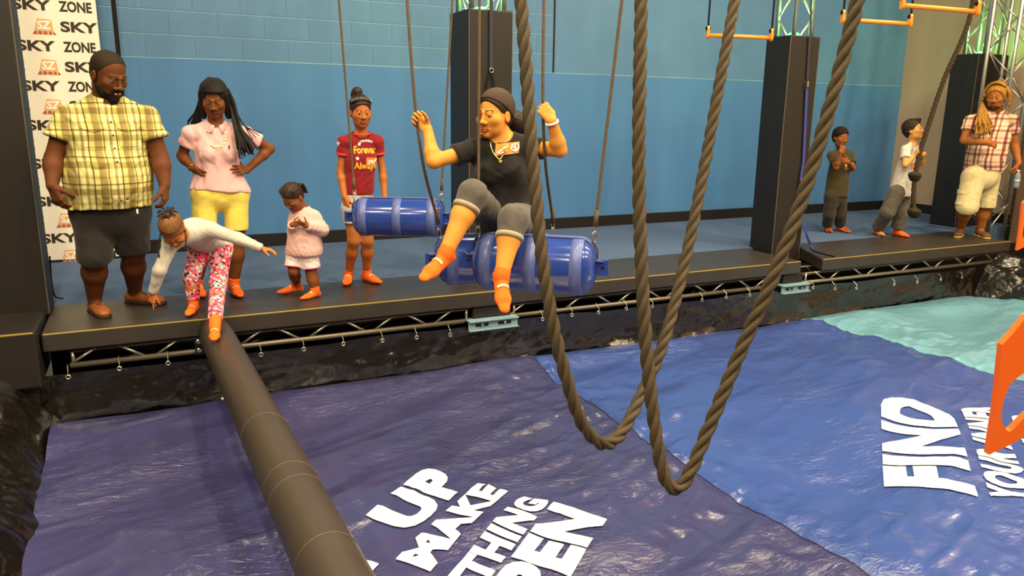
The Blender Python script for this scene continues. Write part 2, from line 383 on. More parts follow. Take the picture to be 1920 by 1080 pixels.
def bracket(x0, x1, label):
    yc = FY-.02; zc = .285
    r = tag(empty('steel_bracket', ((x0+x1)/2, yc, zc)), label, 'bracket', 'blue-grey steel brackets')
    h = .042; mb = MB(); L = x1-x0
    mb.box((x0, yc, zc-h), (x1, yc+.008, zc+h)); mb.box((x0, yc-.03, zc+h-.008), (x1, yc, zc+h)); mb.box((x0, yc-.03, zc-h), (x1, yc, zc-h+.008))
    mb.box((x0, yc+.008, zc+h-.01), (x1, yc+.10, zc+h)); mb.build('channel', M['bracket'], r)
    for f in (.27, .73):
        MB().box((x0+L*(f-.13), yc-.004, zc-.012), (x0+L*(f+.13), yc+.001, zc+.012)).build('slot', M['black'], r)
        MB().lathe((x0+L*f, yc-.002, zc), (0, -1, 0), [(0, .013), (.010, .013), (.012, .008)], 6).build('bolt', M['steel'], r)
    MB().box((x0+.06, yc+.05, zc+h+.001), (x1-.04, yc+.30, P-.132), .01).build('padded_leg', M['pad'], r)
bracket(BR1[0], BR1[1]+.0, 'blue-grey slotted steel bracket below the woman on the drum')
bracket(BR2[0]+.0, BR2[1]+.02, 'blue-grey slotted steel bracket at the gap between decks')
# ------------------------------------------------------------------ black sheeting skirt with grommets
X0, X1, YB = -.66, 8.72, FY-.03
def heightgrid(x0, x1, y0, y1, nx, ny, fn):
    xs = np.linspace(x0, x1, nx); ys = np.linspace(y0, y1, ny); X, Y = np.meshgrid(xs, ys, indexing='ij')
    V = fn(X, Y).reshape(-1, 3); i, j = np.meshgrid(np.arange(nx-1), np.arange(ny-1), indexing='ij'); a = (i*ny+j).ravel()
    return V, np.stack([a, a+ny, a+ny+1, a+1], 1)
SKT = .275
def skirt_fn(X, T):                          # T 0 top .. 1 bottom
    w = (vnoise(X*2.2, T*1.5, 3)-.5)*.05 + (vnoise(X*5, T*4+X, 4)-.5)*.022 + (vnoise(X*14+T*5, T*9, 5)-.5)*.008
    Y = FY+.012 - w*(.25+T) - .025*T**2
    Z = SKT - T*(SKT+.06) + (vnoise(X*1.9, T*0, 8)-.5)*.03*(1-T)
    return np.stack([X, Y, Z], -1)
V, F = heightgrid(-1.0, 8.8, 0, 1, 640, 22, skirt_fn)
sk = mesh_obj('sheeting_skirt', V, F, M['sheet'], None, True)
tag(sk, 'long glossy black sheeting skirt with metal grommets along the deck', 'sheeting')
gp = [(128, 706), (224, 690), (315, 680), (489, 664), (569, 654), (643, 644), (716, 638), (780, 632), (843, 627), (1016, 598), (1071, 590), (1121, 585), (1173, 578), (1222, 574), (1315, 562), (1360, 557), (1404, 553), (1523, 539), (1564, 541), (1604, 540), (1675, 533)]
gp += [(x, 533-(x-1675)*.105) for x in (1718, 1762, 1802)]
g0 = t0 = None
for px, py in gp:
    q = at(px, py, FY-.012)
    if g0 is None:
        o = MB().torus((0, 0, 0), (0, 1, 0), .0135, .0052, 14, 6).build('grommet', M['grommet'], sk, True); g0 = o.data
        o2 = MB().tube([(0, .0, .012), (.002, -.004, .03), (0, .05, .07)], .0035, 5).build('tie', M['grommet'], sk); t0 = o2.data
    else:
        o = bpy.data.objects.new('grommet', g0); put(o, sk); o2 = bpy.data.objects.new('tie', t0); put(o2, sk)
    o.location = (q[0], q[1]-.012, q[2]); o2.location = (q[0], q[1]-.012, q[2])
# crumpled sheeting down the left side of the pit
def side_fn(T, Yy, sgn, xe, wd=.75):                 # T 0 at mat .. 1 up the bank
    f = (vnoise(Yy*2.6, T*2.2+Yy*.6, 11)-.5)*.24 + np.abs(vnoise(Yy*6+T*3, T*3.5-Yy, 12)-.5)*.24 + np.abs(vnoise(Yy*13+T*4, T*7+Yy*3, 13)-.5)*.06
    X = xe + sgn*(T*wd) + sgn*.10*(vnoise(Yy*1.6, T*.3, 14)-.5)*(1-T)
    Z = -.06 + .40*np.clip(T*1.25, 0, 1)**.8 + f*np.clip(T*3, .25, 1)*.75
    return np.stack([X, Yy, Z], -1)
V, F = heightgrid(0, 1, .4, 5.47, 60, 340, lambda T, Y: side_fn(T, Y, -1, X0+.06))
tag(mesh_obj('crumpled_sheeting', V, F, M['sheet'], None, True), 'crumpled glossy black sheeting piled along the edge of the navy mat', 'sheeting')
V, F = heightgrid(0, 1, 3.0, 5.45, 50, 200, lambda T, Y: side_fn(T, Y, 1, X1-.05, .42))
tag(mesh_obj('crumpled_sheeting', V, F, M['sheet'], None, True), 'crumpled black sheeting along the far end of the pale cyan mat', 'sheeting')

# ------------------------------------------------------------------ crash mat
S1, S2 = 2.73, 5.97
def mat_h(X, Y):
    X = np.asarray(X, float); Y = np.asarray(Y, float)
    rx, ry = X*.94+Y*.34, -X*.34+Y*.94
    h = (vnoise(rx*.55, ry*1.5, 21)-.5)*.11 + (vnoise(rx*.9, ry*3.0, 22)-.5)*.075
    q = vnoise(rx*1.3, ry*3.6, 23); h += (.5-np.abs(q-.5))*.05-.018
    q = vnoise(rx*2.6, ry*6.5, 24); h += (.5-np.abs(q-.5))*.024-.008
    h += (vnoise(rx*7, ry*13, 25)-.5)*.005
    mk = np.clip((vnoise(X*.8+3, Y*.8, 31)-.56)*5, 0, .55)
    for cx, cy, rr, am in ((3.25, 1.85, .50, 1.0), (2.95, 2.2, .28, .6), (2.35, 2.0, .45, .8), (3.35, 2.75, .20, .5), (4.3, 2.0, .5, .7), (1.75, 3.35, .35, .35)): mk = np.maximum(mk, am*np.exp(-((X-cx)**2+(Y-cy)**2)/rr**2))
    q = vnoise(rx*4.2+.3*ry, ry*7.5, 32); h += mk*((.5-np.abs(q-.5))*.075-.02)
    q = vnoise(rx*9, ry*15+2*rx, 33); h += mk*((.5-np.abs(q-.5))*.030-.008)
    e = np.clip((YB-Y)/.45, 0, 1); h *= (.35+.65*e)
    h += -.05*(1-e)**2 + .045*np.exp(-((YB-.33-Y)/.2)**2)*(.4+vnoise(X*1.1, X*0, 26))
    for sx in (S1, S2): h += -.016*np.exp(-((X-sx)/.03)**2)
    return h
def panel(x0, x1, name, m, label, par):
    nx = max(20, int((x1-x0)/.02)); V, F = heightgrid(x0, x1, .35, YB, nx, 258, lambda X, Y: np.stack([X, Y, mat_h(X, Y)], -1))
    o = mesh_obj(name, V, F, m, par, True); o['label'] = label; return o
cm = tag(empty('crash_mat', (4, 3, -.2)), 'huge wrinkled vinyl crash mat of navy, blue and cyan panels with white slogans', 'crash mat')
panel(X0, S1, 'panel', M['navy'], 'navy vinyl panel', cm); panel(S1, S2, 'panel', M['blue'], 'mid blue vinyl panel', cm); panel(S2, X1, 'panel', M['cyan'], 'pale cyan vinyl panel', cm)
MB().box((X0+.05, .4, -.57), (X1-.05, YB-.05, -.16), .05).build('foam_core', M['base'], cm)
for sx in (S1, S2):
    ys = np.linspace(.4, YB-.02, 200); pth = np.stack([np.full_like(ys, sx), ys, mat_h(sx, ys)+.001], 1)
    MB().tube(pth, .004, 5).build('seam', M['navyseam'] if 'navyseam' in M else M['base'], cm, True)
# ------------------------------------------------------------------ lettering
def text_mesh(body, bold=0.0, space=1.0):
    cu = bpy.data.curves.new('t', 'FONT'); cu.body = body; cu.size = 1; cu.offset = bold; cu.space_character = space; cu.resolution_u = 4
    o = bpy.data.objects.new('t', cu); COL.objects.link(o)
    dg = bpy.context.evaluated_depsgraph_get(); me = bpy.data.meshes.new_from_object(o.evaluated_get(dg))
    bpy.data.objects.remove(o); bpy.data.curves.remove(cu)
    return me
def text_bm(body, x0, x1, y0, y1, bold=0.0, step=None, space=1.0):
    me = text_mesh(body, bold, space); bm = bmesh.new(); bm.from_mesh(me); bpy.data.meshes.remove(me)
    C = np.array([v.co[:] for v in bm.verts]); lo, hi = C.min(0), C.max(0)
    for v in bm.verts:
        v.co.x = x0+(v.co.x-lo[0])/(hi[0]-lo[0])*(x1-x0); v.co.y = y0+(v.co.y-lo[1])/(hi[1]-lo[1])*(y1-y0); v.co.z = 0
    if step:
        for ax, a, b_ in ((0, x0, x1), (1, y0, y1)):
            for c in np.arange(a+step, b_, step):
                no = [0, 0, 0]; no[ax] = 1; co = [0, 0, 0]; co[ax] = c
                bmesh.ops.bisect_plane(bm, geom=bm.verts[:]+bm.edges[:]+bm.faces[:], plane_co=co, plane_no=no, dist=1e-5)
    return bm
def bm_out(bm):
    bm.verts.index_update(); V = np.array([v.co[:] for v in bm.verts]); F = [[v.index for v in f.verts] for f in bm.faces]; bm.free(); return V, F
TH = math.radians(40)
def mat_text(body, u0, u1, v0, cap, bold=.035):
    V, F = bm_out(text_bm(body, u0, u1, v0, v0+cap, bold*1.25, .022, 1.10))
    x = V[:, 0]*math.cos(TH)-V[:, 1]*math.sin(TH); y = V[:, 0]*math.sin(TH)+V[:, 1]*math.cos(TH)
    W = np.stack([x, y, mat_h(x, y)+.009], 1)
    o = mesh_obj('lettering', W, F, M['white'], cm, True); o['label'] = 'white printed word ' + body
mat_text('UP', 2.775, 3.36, 1.735, .275, .05); mat_text('GET', 1.72, 2.585, 1.735, .275, .05)
mat_text('MAKE', 2.545, 3.36, 1.515, .178, .05); mat_text('SOMETHING', 1.96, 3.36, 1.27, .165, .05)
mat_text('HAPPEN', 1.75, 3.355, .965, .29, .05)
mat_text('FIND', 4.33, 5.74, -.755, .44, .05); mat_text('YOUR INNER', 4.36, 5.80, -1.03, .215, .045); mat_text('WARRIOR', 4.30, 5.80, -1.44, .34, .045)

# ------------------------------------------------------------------ balance beam
r = tag(empty('balance_beam', (.40, 3.2, 0)), 'round black padded balance beam crossing the navy mat', 'beam')
B0, B1 = np.array((.36, FY-.005, .452)), np.array((.50, .75, .495)); BRr = .112
MB().tube([B0+(B1-B0)*t for t in np.linspace(0, 1, 30)], BRr, 28).build('sleeve', M['beam'] if 'beam' in M else M['pad'], r, True)
d = (B1-B0)/np.linalg.norm(B1-B0)
for py in (791, 888, 914, 1030):
    q = atd(500+(py-791)*.42, py, 1.0); t = None
    best = min(np.linspace(0, 1, 400), key=lambda t: abs((540-FPX*np.dot(B0+(B1-B0)*t-CAM, CU)/np.dot(B0+(B1-B0)*t-CAM, CF))-py-25))
    MB().torus(B0+(B1-B0)*best, d, BRr+.0005, .0022, 30, 5).build('seam', M['seam'], r, True)
MB().box((.22, FY-.002, .30), (.50, FY+.03, .43)).build('mount_plate', M['black'], r)
for z in (.335, .40): MB().lathe((.245, FY-.004, z), (0, -1, 0), [(0, .018), (.008, .018), (.012, .010)], 12).build('bolt', M['steel'], r)

# ------------------------------------------------------------------ lettered banner
by = 8.26; bx0, bx1 = -1.9, float(at(187, 80, by)[0]); bz0, bz1 = P+.02, 3.55
r = tag(empty('banner', ((bx0+bx1)/2, by, P)), 'white step-and-repeat banner with dark lettering and orange emblems', 'banner')
MB().box((bx0, by, bz0), (bx1, by+.006, bz1)).build('sheet', M['banner'], r)
mb = MB().cyl((bx0, by+.02, bz0-.012), (bx1, by+.02, bz0-.012), .016, n=10).build('base_rail', M['base'], r, True)
MB().cyl((bx1-.012, by+.03, bz0), (bx1-.012, by+.03, bz1), .012, n=8).build('side_pole', M['base'], r, True)
def flat_text(body, x0, x1, z0, z1, y, m, par, bold=.035, name='lettering'):
    V, F = bm_out(text_bm(body, x0, x1, z0, z1, bold))
    return mesh_obj(name, np.stack([V[:, 0], np.full(len(V), y), V[:, 1]], 1), F, m, par)
def emblem(cx, z0, w, h, y, par):
    q = lambda u, v: (cx+(u-.5)*w*(1), y, z0+v*h)
    mb = MB(); mb.add([q(.0, 0), q(1, 0), q(.90, .22), q(.10, .22)], [(0, 1, 2, 3)])
    o = mb.build('emblem', M['inkbr'], par)
    for a in (.2, .42, .64, .83): MB().add([q(a, 0), q(a+.035, 0), q(a+.03, .22), q(a+.0, .22)], [(0, 1, 2, 3)]).build('gap', M['banner'], o).location.y -= .001
    MB().add([q(.10, .26), q(.90, .26), q(.84, .95), q(.26, 1)], [(0, 1, 2, 3)]).build('emblem_field', M['inkor'], o)
    V, F = bm_out(text_bm('SZ', 0, 1, 0, 1, .04))
    W = np.stack([cx+(.20+V[:, 0]*.58+V[:, 1]*.05-.5)*w, np.full(len(V), y-.0015), z0+(.32+V[:, 1]*.56)*h], 1); mesh_obj('emblem_letters', W, F, M['white'], o)
rows = [14, 54, 92, 128, 163, 199, 236, 271, 306, 342, 376, 410, 441, 476]
Xz = lambda px, py: at(px, py, by)
dzr = (float(Xz(150, 14)[2])-float(Xz(190, 476)[2]))/13
zt0 = float(Xz(150, 14)[2])
capz = .093
xS0, xE = float(Xz(22, 14)[0]), float(Xz(172, 18)[0])
for i in range(-2, 14):
    zc = zt0-i*dzr-.002*i*0
    if i % 2 == 0:
        flat_text('SKY', xS0, xS0+.30, zc-capz/2, zc+capz/2, by-.002, M['ink'], r); flat_text('ZONE', xS0+.36, xE, zc-capz/2, zc+capz/2, by-.002, M['ink'], r)
    else:
        flat_text('SKY', xE-.265, xE+.032, zc-capz/2, zc+capz/2, by-.002, M['ink'], r)
        emblem(xE-.395, zc-.075, .185, .135, by-.002, r)
        flat_text('ZONE', xE-.58-.42, xE-.58, zc-capz/2, zc+capz/2, by-.002, M['ink'], r)
# ------------------------------------------------------------------ hanging drum swings
def carabiner(par, p, d, s=1.0):
    u = np.cross(d, (0, 1, 0)); u /= np.linalg.norm(u); v = np.asarray(d)/np.linalg.norm(d)
    t = np.linspace(0, 2*np.pi, 18, endpoint=False)
    Pp = [np.asarray(p)+u*math.cos(a)*.012*s+v*math.sin(a)*.030*s for a in t]
    return MB().tube(Pp, .0042*s, 6, closed=True).build('carabiner', M['steel'], par, True)
def drum_swing(A, B, R, topA, topB, label, knots=None):
    A, B = np.asarray(A, float), np.asarray(B, float); L = np.linalg.norm(B-A); d = (B-A)/L; c = (A+B)/2
    root = tag(empty('drum_swing', c), label, 'swing', 'blue drum swings')
    e = R*.62
    prof = [(.0, R*.22)]
    for k in range(1, 9):
        a = k/8*math.pi/2; prof.append((e*(1-math.cos(a)), R*(.22+.78*math.sin(a)**.9)))
    prof += [(L*.5, R)] + [(L-t, r) for t, r in reversed(prof)]
    b = MB().lathe(A, d, prof, 40).build('drum', M['drum'], root, True)
    for f in (e*1.0, L/2, L-e*1.0):
        MB().lathe(A+d*(f-.032), d, [(0, R*.99), (.001, R+.003), (.063, R+.003), (.064, R*.99)], 40).build('tape_band', M['drumtape'], root, True)
    side = np.cross(d, (0, 0, 1)); side /= np.linalg.norm(side); up = np.cross(side, d)
    # webbing along the top joining both ends
    pts = []
    for t in np.linspace(-.06, 1.06, 40):
        x = t*L; s_ = min(x, L-x)
        rr = R if s_ > e else (R*(.22+.78*math.sin(math.acos(max(0, min(1, 1-max(0, s_)/e))))**.9) if s_ > 0 else R*.22)
        pts.append(A+d*x+up*(rr+.004))
    prf = np.array([(-.0035, -.028), (.0035, -.028), (.0035, .028), (-.0035, .028)])
    MB().tube(pts, 1.0, prof=prf, up=up).build('top_webbing', M['drumtape'], root)
    for (p, s_, top) in ((A, -1, topA), (B, 1, topB)):
        lug = MB().obox(p+d*s_*.030, (d, side, up), (.034, .012, R*.27)).build('end_lug', M['drum'], root)
        MB().lathe(p+d*s_*.034-side*.0125, side, [(0, .011), (.025, .011)], 12).build('lug_eye', M['base'], lug)
        hook = p+d*s_*(-.02)+up*(R*.92)
        MB().tube([p+d*s_*.005+up*R*.3, p+d*s_*.004+up*R*.6, hook], 1.0, prof=prf*.55, up=d).build('sling', M['sling'], root)
        top = np.asarray(top, float); q = hook+(top-hook)*(.075/np.linalg.norm(top-hook)); dd = (top-hook)/np.linalg.norm(top-hook)
        carabiner(root, hook+dd*.02, dd, 1.0); carabiner(root, hook+dd*.062, dd, .8)
        path = [q, q+(top-q)*.3, top] if knots is None else [q]+[k for k in knots[0 if s_ < 0 else 1]]+[top]
        path = spline(path, 10)
        MB().tube(path, .0085, 8).build('hanging_rope', M['hangrope'], root, True)
        MB().tube([q, q+dd*.09], .0125, 8).build('rope_splice', M['hangrope'], root, True)
    return root
M['sling'] = mat('purple_black_sling', (40, 36, 62), .8)
def up_to(px, py, d, z=5.2, px2=None, py2=None):   # continue the line of a rope seen at two pixels up to the rigging
    a, b = atd(px, py, d), atd(px2, py2, d); return b+(a-b)*((z-b[2])/(a[2]-b[2]))
zB = 1.2
a, b = onz(662, 406, zB), onz(832, 408, zB)
drum_swing(a, b, .145, up_to(633, 0, 5.75, 5.2, 660, 350), up_to(852, 0, 5.6, 5.2, 834, 350), 'blue drum swing hanging in front of the girl in maroon')
a, b = onz(818, 487, 1.15), onz(1042, 484, 1.15)
HR, HL = atd(781, 222, 4.12), atd(1018, 205, 4.05)       # where the seated woman grips the ropes
kA = atd(813, 452, 4.35); kB = atd(1033, 436, 4.3)
drum_swing(a, b, .145, atd(742, -330, 4.1), atd(1028, -330, 4.1), 'blue drum swing whose ropes the seated woman grips', knots=([HR], [HL]))
a, b = onz(890, 488, zB), onz(1118, 501, zB)
drum_swing(a, b, .150, up_to(892, 0, 3.95, 5.2, 887, 400), up_to(1172, 0, 3.75, 5.2, 1127, 400), 'blue drum swing under the calf of the seated woman')
DR = dict(B3=(a, b))

# ------------------------------------------------------------------ thick twisted ropes
def twisted(path, R, label=None, m=None, root=None, pitch=4.3, n=3, sides=8, name='climbing_rope', cat='rope', group=None):
    pt = resample(np.asarray(path), R*2*pitch/14)
    T = np.gradient(pt, axis=0); T /= np.linalg.norm(T, axis=1)[:, None]
    a = np.array((0, 1., 0)); Nn = np.zeros_like(pt)
    for i in range(len(pt)): a = a-T[i]*np.dot(a, T[i]); a /= np.linalg.norm(a); Nn[i] = a
    Bn = np.cross(T, Nn); s = np.r_[0, np.cumsum(np.linalg.norm(np.diff(pt, axis=0), axis=1))]
    if root is None: root = tag(empty(name, pt[np.argmin(pt[:, 2])]), label, cat, group)
    for k in range(n):
        ph = 2*np.pi*(s/(2*R*pitch)+k/n)
        c = pt+(Nn*np.cos(ph)[:, None]+Bn*np.sin(ph)[:, None])*R*.51
        MB().tube(c, R*.525, sides).build('strand', m or M['rope'], root, True)
    return root
def pxrope(L): return spline([atd(x, y, d) for x, y, d in L], 14)
twisted(pxrope([(962, -260, 2.75), (973, -60, 2.72), (983, 80, 2.7), (996, 260, 2.68), (1013, 450, 2.66), (1033, 590, 2.66), (1062, 710, 2.68), (1092, 795, 2.72), (1130, 833, 2.78), (1165, 812, 2.86), (1200, 745, 2.95), (1238, 660, 3.03), (1275, 530, 3.1), (1312, 360, 3.15), (1345, 180, 3.2), (1378, 0, 3.25), (1408, -180, 3.3), (1424, -280, 3.32)]),
        .0245, 'thick twisted rope looping lower in front of the drum swings', group='looped twisted ropes')
twisted(pxrope([(1206, -260, 2.62), (1204, -60, 2.60), (1200, 120, 2.58), (1198, 330, 2.56), (1204, 520, 2.55), (1214, 680, 2.55), (1228, 800, 2.55), (1243, 885, 2.55), (1264, 917, 2.56), (1290, 892, 2.57), (1330, 800, 2.57), (1390, 655, 2.55), (1445, 530, 2.52), (1495, 400, 2.5), (1545, 240, 2.47), (1588, 80, 2.44), (1618, -40, 2.42), (1668, -260, 2.4)]),
        .0235, 'thick twisted rope whose loop hangs over the seam of the mat', group='looped twisted ropes')
# knotted rope that the boy holds
dk = 9.0
kp = [(1842, -110, dk), (1818, 35, dk), (1770, 150, dk), (1738, 245, dk), (1724, 290, dk), (1716, 330, dk), (1713, 365, dk), (1714, 398, dk)]
kr = twisted(pxrope(kp), .029, 'dark knotted rope held by the boy in white shirt', M['rope2'], pitch=3.2)
def knot(c, R, par, ax=(0, 0, 1)):
    mb = MB()
    for dz, rr in ((-.014, R*.75), (.014, R)): mb.torus(np.asarray(c)+np.array((0, 0, dz)), (.25, .1, 1), rr*.62, rr*.45, 16, 8)
    mb.torus(c, (1, .3, .35), R*.55, R*.42, 16, 8)
    return mb.build('knot', M['rope2'], par, True)
knot(atd(1715, 331, dk-.02), .072, kr); knot(atd(1714, 399, dk-.02), .074, kr)

# ------------------------------------------------------------------ trapeze bars
def trapeze(pa, pb, label):
    a, b = np.asarray(pa), np.asarray(pb); d = (b-a)/np.linalg.norm(b-a); c = (a+b)/2
    r = tag(empty('trapeze_bar', c), label, 'trapeze', 'orange trapeze bars')
    MB().cyl(a, b, .0165, n=14).build('bar', M['orange'], r, True)
    s = np.cross(d, (0, 0, 1)); s /= np.linalg.norm(s)
    for p in (a, b):
        t = np.linspace(0, np.pi, 9); out = [p+s*math.cos(q)*.024+np.array((0, 0, 1))*(.052+math.sin(q)*.024) for q in t]
        out += [p+s*math.cos(q)*.024-np.array((0, 0, 1))*(.004+math.sin(q)*.024) for q in t[::-1]]
        MB().prism(out, d, .02).build('end_plate', M['orange'], r)
        kn = p+np.array((0, 0, .056)); mb = MB()
        mb.lathe(kn-d*.022, d, [(0, .008), (.006, .018), (.022, .021), (.038, .018), (.044, .008)], 12).build('rope_knot', M['strapblack'], r, True)
        MB().tube([kn, kn+np.array((0, 0, 2.6))], .0085, 8).build('hanging_rope', M['strapdark'], r, True)
M['strapdark'] = mat('dark_blue_cord', (44, 46, 62), .8)
trapeze(atd(1327, 66, 6.4), atd(1446, 71, 6.4), 'orange trapeze bar hanging before the padded tower between decks')
trapeze(atd(1580, 37, 5.97), atd(1706, 45, 5.97), 'orange trapeze bar hanging before the corner of blue and taupe walls')
trapeze(atd(1692, 10, 5.3), atd(1832, 22, 5.3), 'orange trapeze bar hanging before the taupe wall')

# ------------------------------------------------------------------ orange ring plates
def ring_plate(c, d_x, s, label):
    c = np.asarray(c, float); X = np.asarray(d_x, float); X /= np.linalg.norm(X); Z = np.array((0, 0, 1.)); Yn = np.cross(X, Z)
    r = tag(empty('ring_plate', c), label, 'hold', 'orange ring plates')
    # outer outline with concave shoulders and a chevron foot; kidney-shaped opening inside
    o_ = [(0, 1.2), (-.25, 1.07), (-.414, .86), (-.546, .71), (-.605, .12), (-.645, -.21), (-.724, -.724), (-.48, -.60), (-.25, -.46), (0, -.32)]
    h_ = [(0, .50), (-.12, .46), (-.25, .38), (-.44, .22), (-.53, 0), (-.56, -.24), (-.513, -.36), (-.44, -.40), (-.25, -.20), (0, .02)]
    def dense(Q, smooth):
        Q = np.array([(min(0, x-.16*y) if x < 0 else 0, y, 0) for x, y in Q]); R_ = spline(Q, 6) if smooth else np.array([Q[i]+(Q[i+1]-Q[i])*t for i in range(len(Q)-1) for t in np.linspace(0, 1, 6, endpoint=False)]+[Q[-1]])
        return np.vstack([R_[:, :2], (R_[1:-1, :2]*np.array((-1, 1)))[::-1]])
    out = dense(o_, False); hole = dense(h_, True); m = len(out)
    V = []; th = .022/s
    for sgn in (-1, 1):
        for A in (out, hole): V += [c+s*(X*p[0]+Z*p[1]+Yn*sgn*th/2) for p in A]
    F = []
    for i in range(m):
        j = (i+1) % m
        F += [(i, j, m+j, m+i), (2*m+j, 2*m+i, 3*m+i, 3*m+j), (j, i, 2*m+i, 2*m+j), (m+i, m+j, 3*m+j, 3*m+i)]
    mesh_obj('plate', V, F, M['orange2'], r)
    tp = c+s*Z*.86
    for q in (-1, 1): MB().lathe(c+s*(Z*.58+X*q*.25)-Yn*.016, Yn, [(0, .010), (.004, .016), (.028, .016), (.032, .010)], 14).build('bolt', M['strapblack'], r, True)
    MB().lathe(tp-Yn*.03, Yn, [(0, .02), (.012, .03), (.048, .03), (.06, .02)], 14).build('bolt_boss', M['strapblack'], r, True)
    MB().tube([tp, tp+Z*3.2], .012, 8).build('hanging_rope', M['strapblack'], r, True)
    return r
dr = 2.0
ring_plate(atd(1958, 748, dr), CR, 152*dr/FPX, 'big orange ring plate hanging over the white slogan')
dr2 = 4.6
ring_plate(atd(1950, 425, dr2), CR, 62*dr2/FPX, 'smaller orange ring plate hanging past the end of the deck')

# ------------------------------------------------------------------ straps and cords
def ribbon(pts, w, th, up, m, par, name):
    prf = np.array([(-th/2, -w/2), (th/2, -w/2), (th/2, w/2), (-th/2, w/2)])
    return MB().tube(pts, 1.0, prof=prf, up=up).build(name, m, par)
ys = 6.075
a = at(921, 132, ys)
r = tag(empty('safety_strap', a), 'dark webbing strap with loop hanging on the tower behind the seated woman', 'strap')
ribbon([at(921, -260, ys), at(921, 0, ys), a], .030, .003, (0, 1, 0), M['strapdark'], r, 'webbing')
MB().torus(a-np.array((0, .006, .0)), (0, 1, 0), .018, .005, 14, 6).build('ring', M['steel'], r, True)
ribbon(spline([a, at(913, 160, ys), at(912, 215, ys)], 8), .018, .003, (0, 1, 0), M['strapblack'], r, 'loop')
ribbon(spline([a, at(926, 158, ys), at(930, 215, ys)], 8), .018, .003, (0, 1, 0), M['strapblack'], r, 'loop')
ys = 6.074
r = tag(empty('safety_strap', at(1508, 300, ys)), 'blue webbing strap with buckle trailing from the tower onto the short deck', 'strap')
ribbon([at(1527, -150, ys), at(1519, 60, ys), at(1514, 150, ys)], .024, .003, (0, 1, 0), M['strapdark'], r, 'webbing')
ribbon([at(1513, 165, ys), at(1507, 300, ys), at(1501, 340, ys)], .036, .003, (0, 1, 0), M['strapblue'], r, 'webbing')
for (px, py) in ((1514, 158), (1502, 342)): MB().box(at(px, py, ys-.014)-np.array((.014, .01, .03)), at(px, py, ys-.014)+np.array((.014, .01, .03)), .004).build('buckle', M['steel'], r)
tail = [at(1501, 345, ys), at(1504, 400, ys-.02), at(1512, 440, ys-.03), onz(1521, 460, P+.02), onz(1527, 470, P+.006), onz(1545, 476, P+.006), onz(1566, 481, P+.006)]
ribbon(spline(tail, 8), .030, .003, (0, 1, .3), M['strapblue'], r, 'tail')
tail = [at(1500, 345, ys), at(1499, 400, ys-.02), onz(1500, 455, P+.03), onz(1504, 466, P+.006), onz(1512, 472, P+.006)]
ribbon(spline(tail, 8), .024, .003, (0, 1, .3), M['strapblue'], r, 'tail')
yb = 8.2
r = tag(ribbon([at(190, -200, yb), at(212, 0, yb), at(221, 90, yb), at(250, 400, yb)], .04, .004, (0, 1, 0), M['strapblack'], None, 'hanging_strap'), 'black webbing strap hanging beside the banner edge', 'strap')
q = [at(93, 480, 6.5), at(97, 530, 6.5), at(103, 555, 6.5), onz(118, 560, P+.01)]
tag(MB().tube(spline(q, 8), .006, 6).build('power_cord', M['strapblack'], None, True), 'thin dark cord trailing from the tall tower onto carpet', 'cord')
# ------------------------------------------------------------------ sculpting: smooth-blended fields meshed as one surface
F32 = np.float32
def unit(v): v = np.asarray(v, float); return v/(np.linalg.norm(v)+1e-12)
class Cone:                                  # tapered round limb; sq=(axis, factor) flattens it along an axis
    def __init__(s, a, b, ra, rb=None, sq=None):
        s.a = np.asarray(a, float); s.b = np.asarray(b, float); s.ra = ra; s.rb = ra if rb is None else rb; s.sq = sq
        r = max(s.ra, s.rb); s.lo = np.minimum(s.a, s.b)-r; s.hi = np.maximum(s.a, s.b)+r
    def grow(s, t): return Cone(s.a, s.b, s.ra+t, s.rb+t, s.sq)
    def ev(s, X, Y, Z):
        ab = s.b-s.a; L2 = max(np.dot(ab, ab), 1e-9)
        x, y, z = X-F32(s.a[0]), Y-F32(s.a[1]), Z-F32(s.a[2])
        t = np.clip((x*F32(ab[0])+y*F32(ab[1])+z*F32(ab[2]))/F32(L2), 0, 1)
        x, y, z = x-t*F32(ab[0]), y-t*F32(ab[1]), z-t*F32(ab[2])
        r = F32(s.ra)+t*F32(s.rb-s.ra)
        if s.sq is not None:
            ax, f = unit(s.sq[0]), s.sq[1]; q = (x*F32(ax[0])+y*F32(ax[1])+z*F32(ax[2]))*F32(1/f-1)
            x, y, z = x+q*F32(ax[0]), y+q*F32(ax[1]), z+q*F32(ax[2])
            return (np.sqrt(x*x+y*y+z*z)-r)*F32(min(1, .5+.5*f))
        return np.sqrt(x*x+y*y+z*z)-r
class Ell:                                   # ellipsoid with its own axes
    def __init__(s, c, r, ax=None):
        s.c = np.asarray(c, float); s.r = np.asarray(r, float); s.ax = np.eye(3) if ax is None else np.asarray(ax, float)
        R = max(r); s.lo = s.c-R; s.hi = s.c+R
    def grow(s, t): return Ell(s.c, s.r+t, s.ax)
    def ev(s, X, Y, Z):
        x, y, z = X-F32(s.c[0]), Y-F32(s.c[1]), Z-F32(s.c[2]); k0 = 0; k1 = 0
        for i in range(3):
            q = (x*F32(s.ax[i][0])+y*F32(s.ax[i][1])+z*F32(s.ax[i][2]))/F32(s.r[i]); k0 = k0+q*q; q = q/F32(s.r[i]); k1 = k1+q*q
        k0 = np.sqrt(k0); k1 = np.sqrt(k1)+F32(1e-9); return k0*(k0-1)/k1
class Half:                                  # keeps the side opposite to the normal
    def __init__(s, p, n): s.p = np.asarray(p, float); s.n = unit(n)
    def ev(s, X, Y, Z): return (X-F32(s.p[0]))*F32(s.n[0])+(Y-F32(s.p[1]))*F32(s.n[1])+(Z-F32(s.p[2]))*F32(s.n[2])
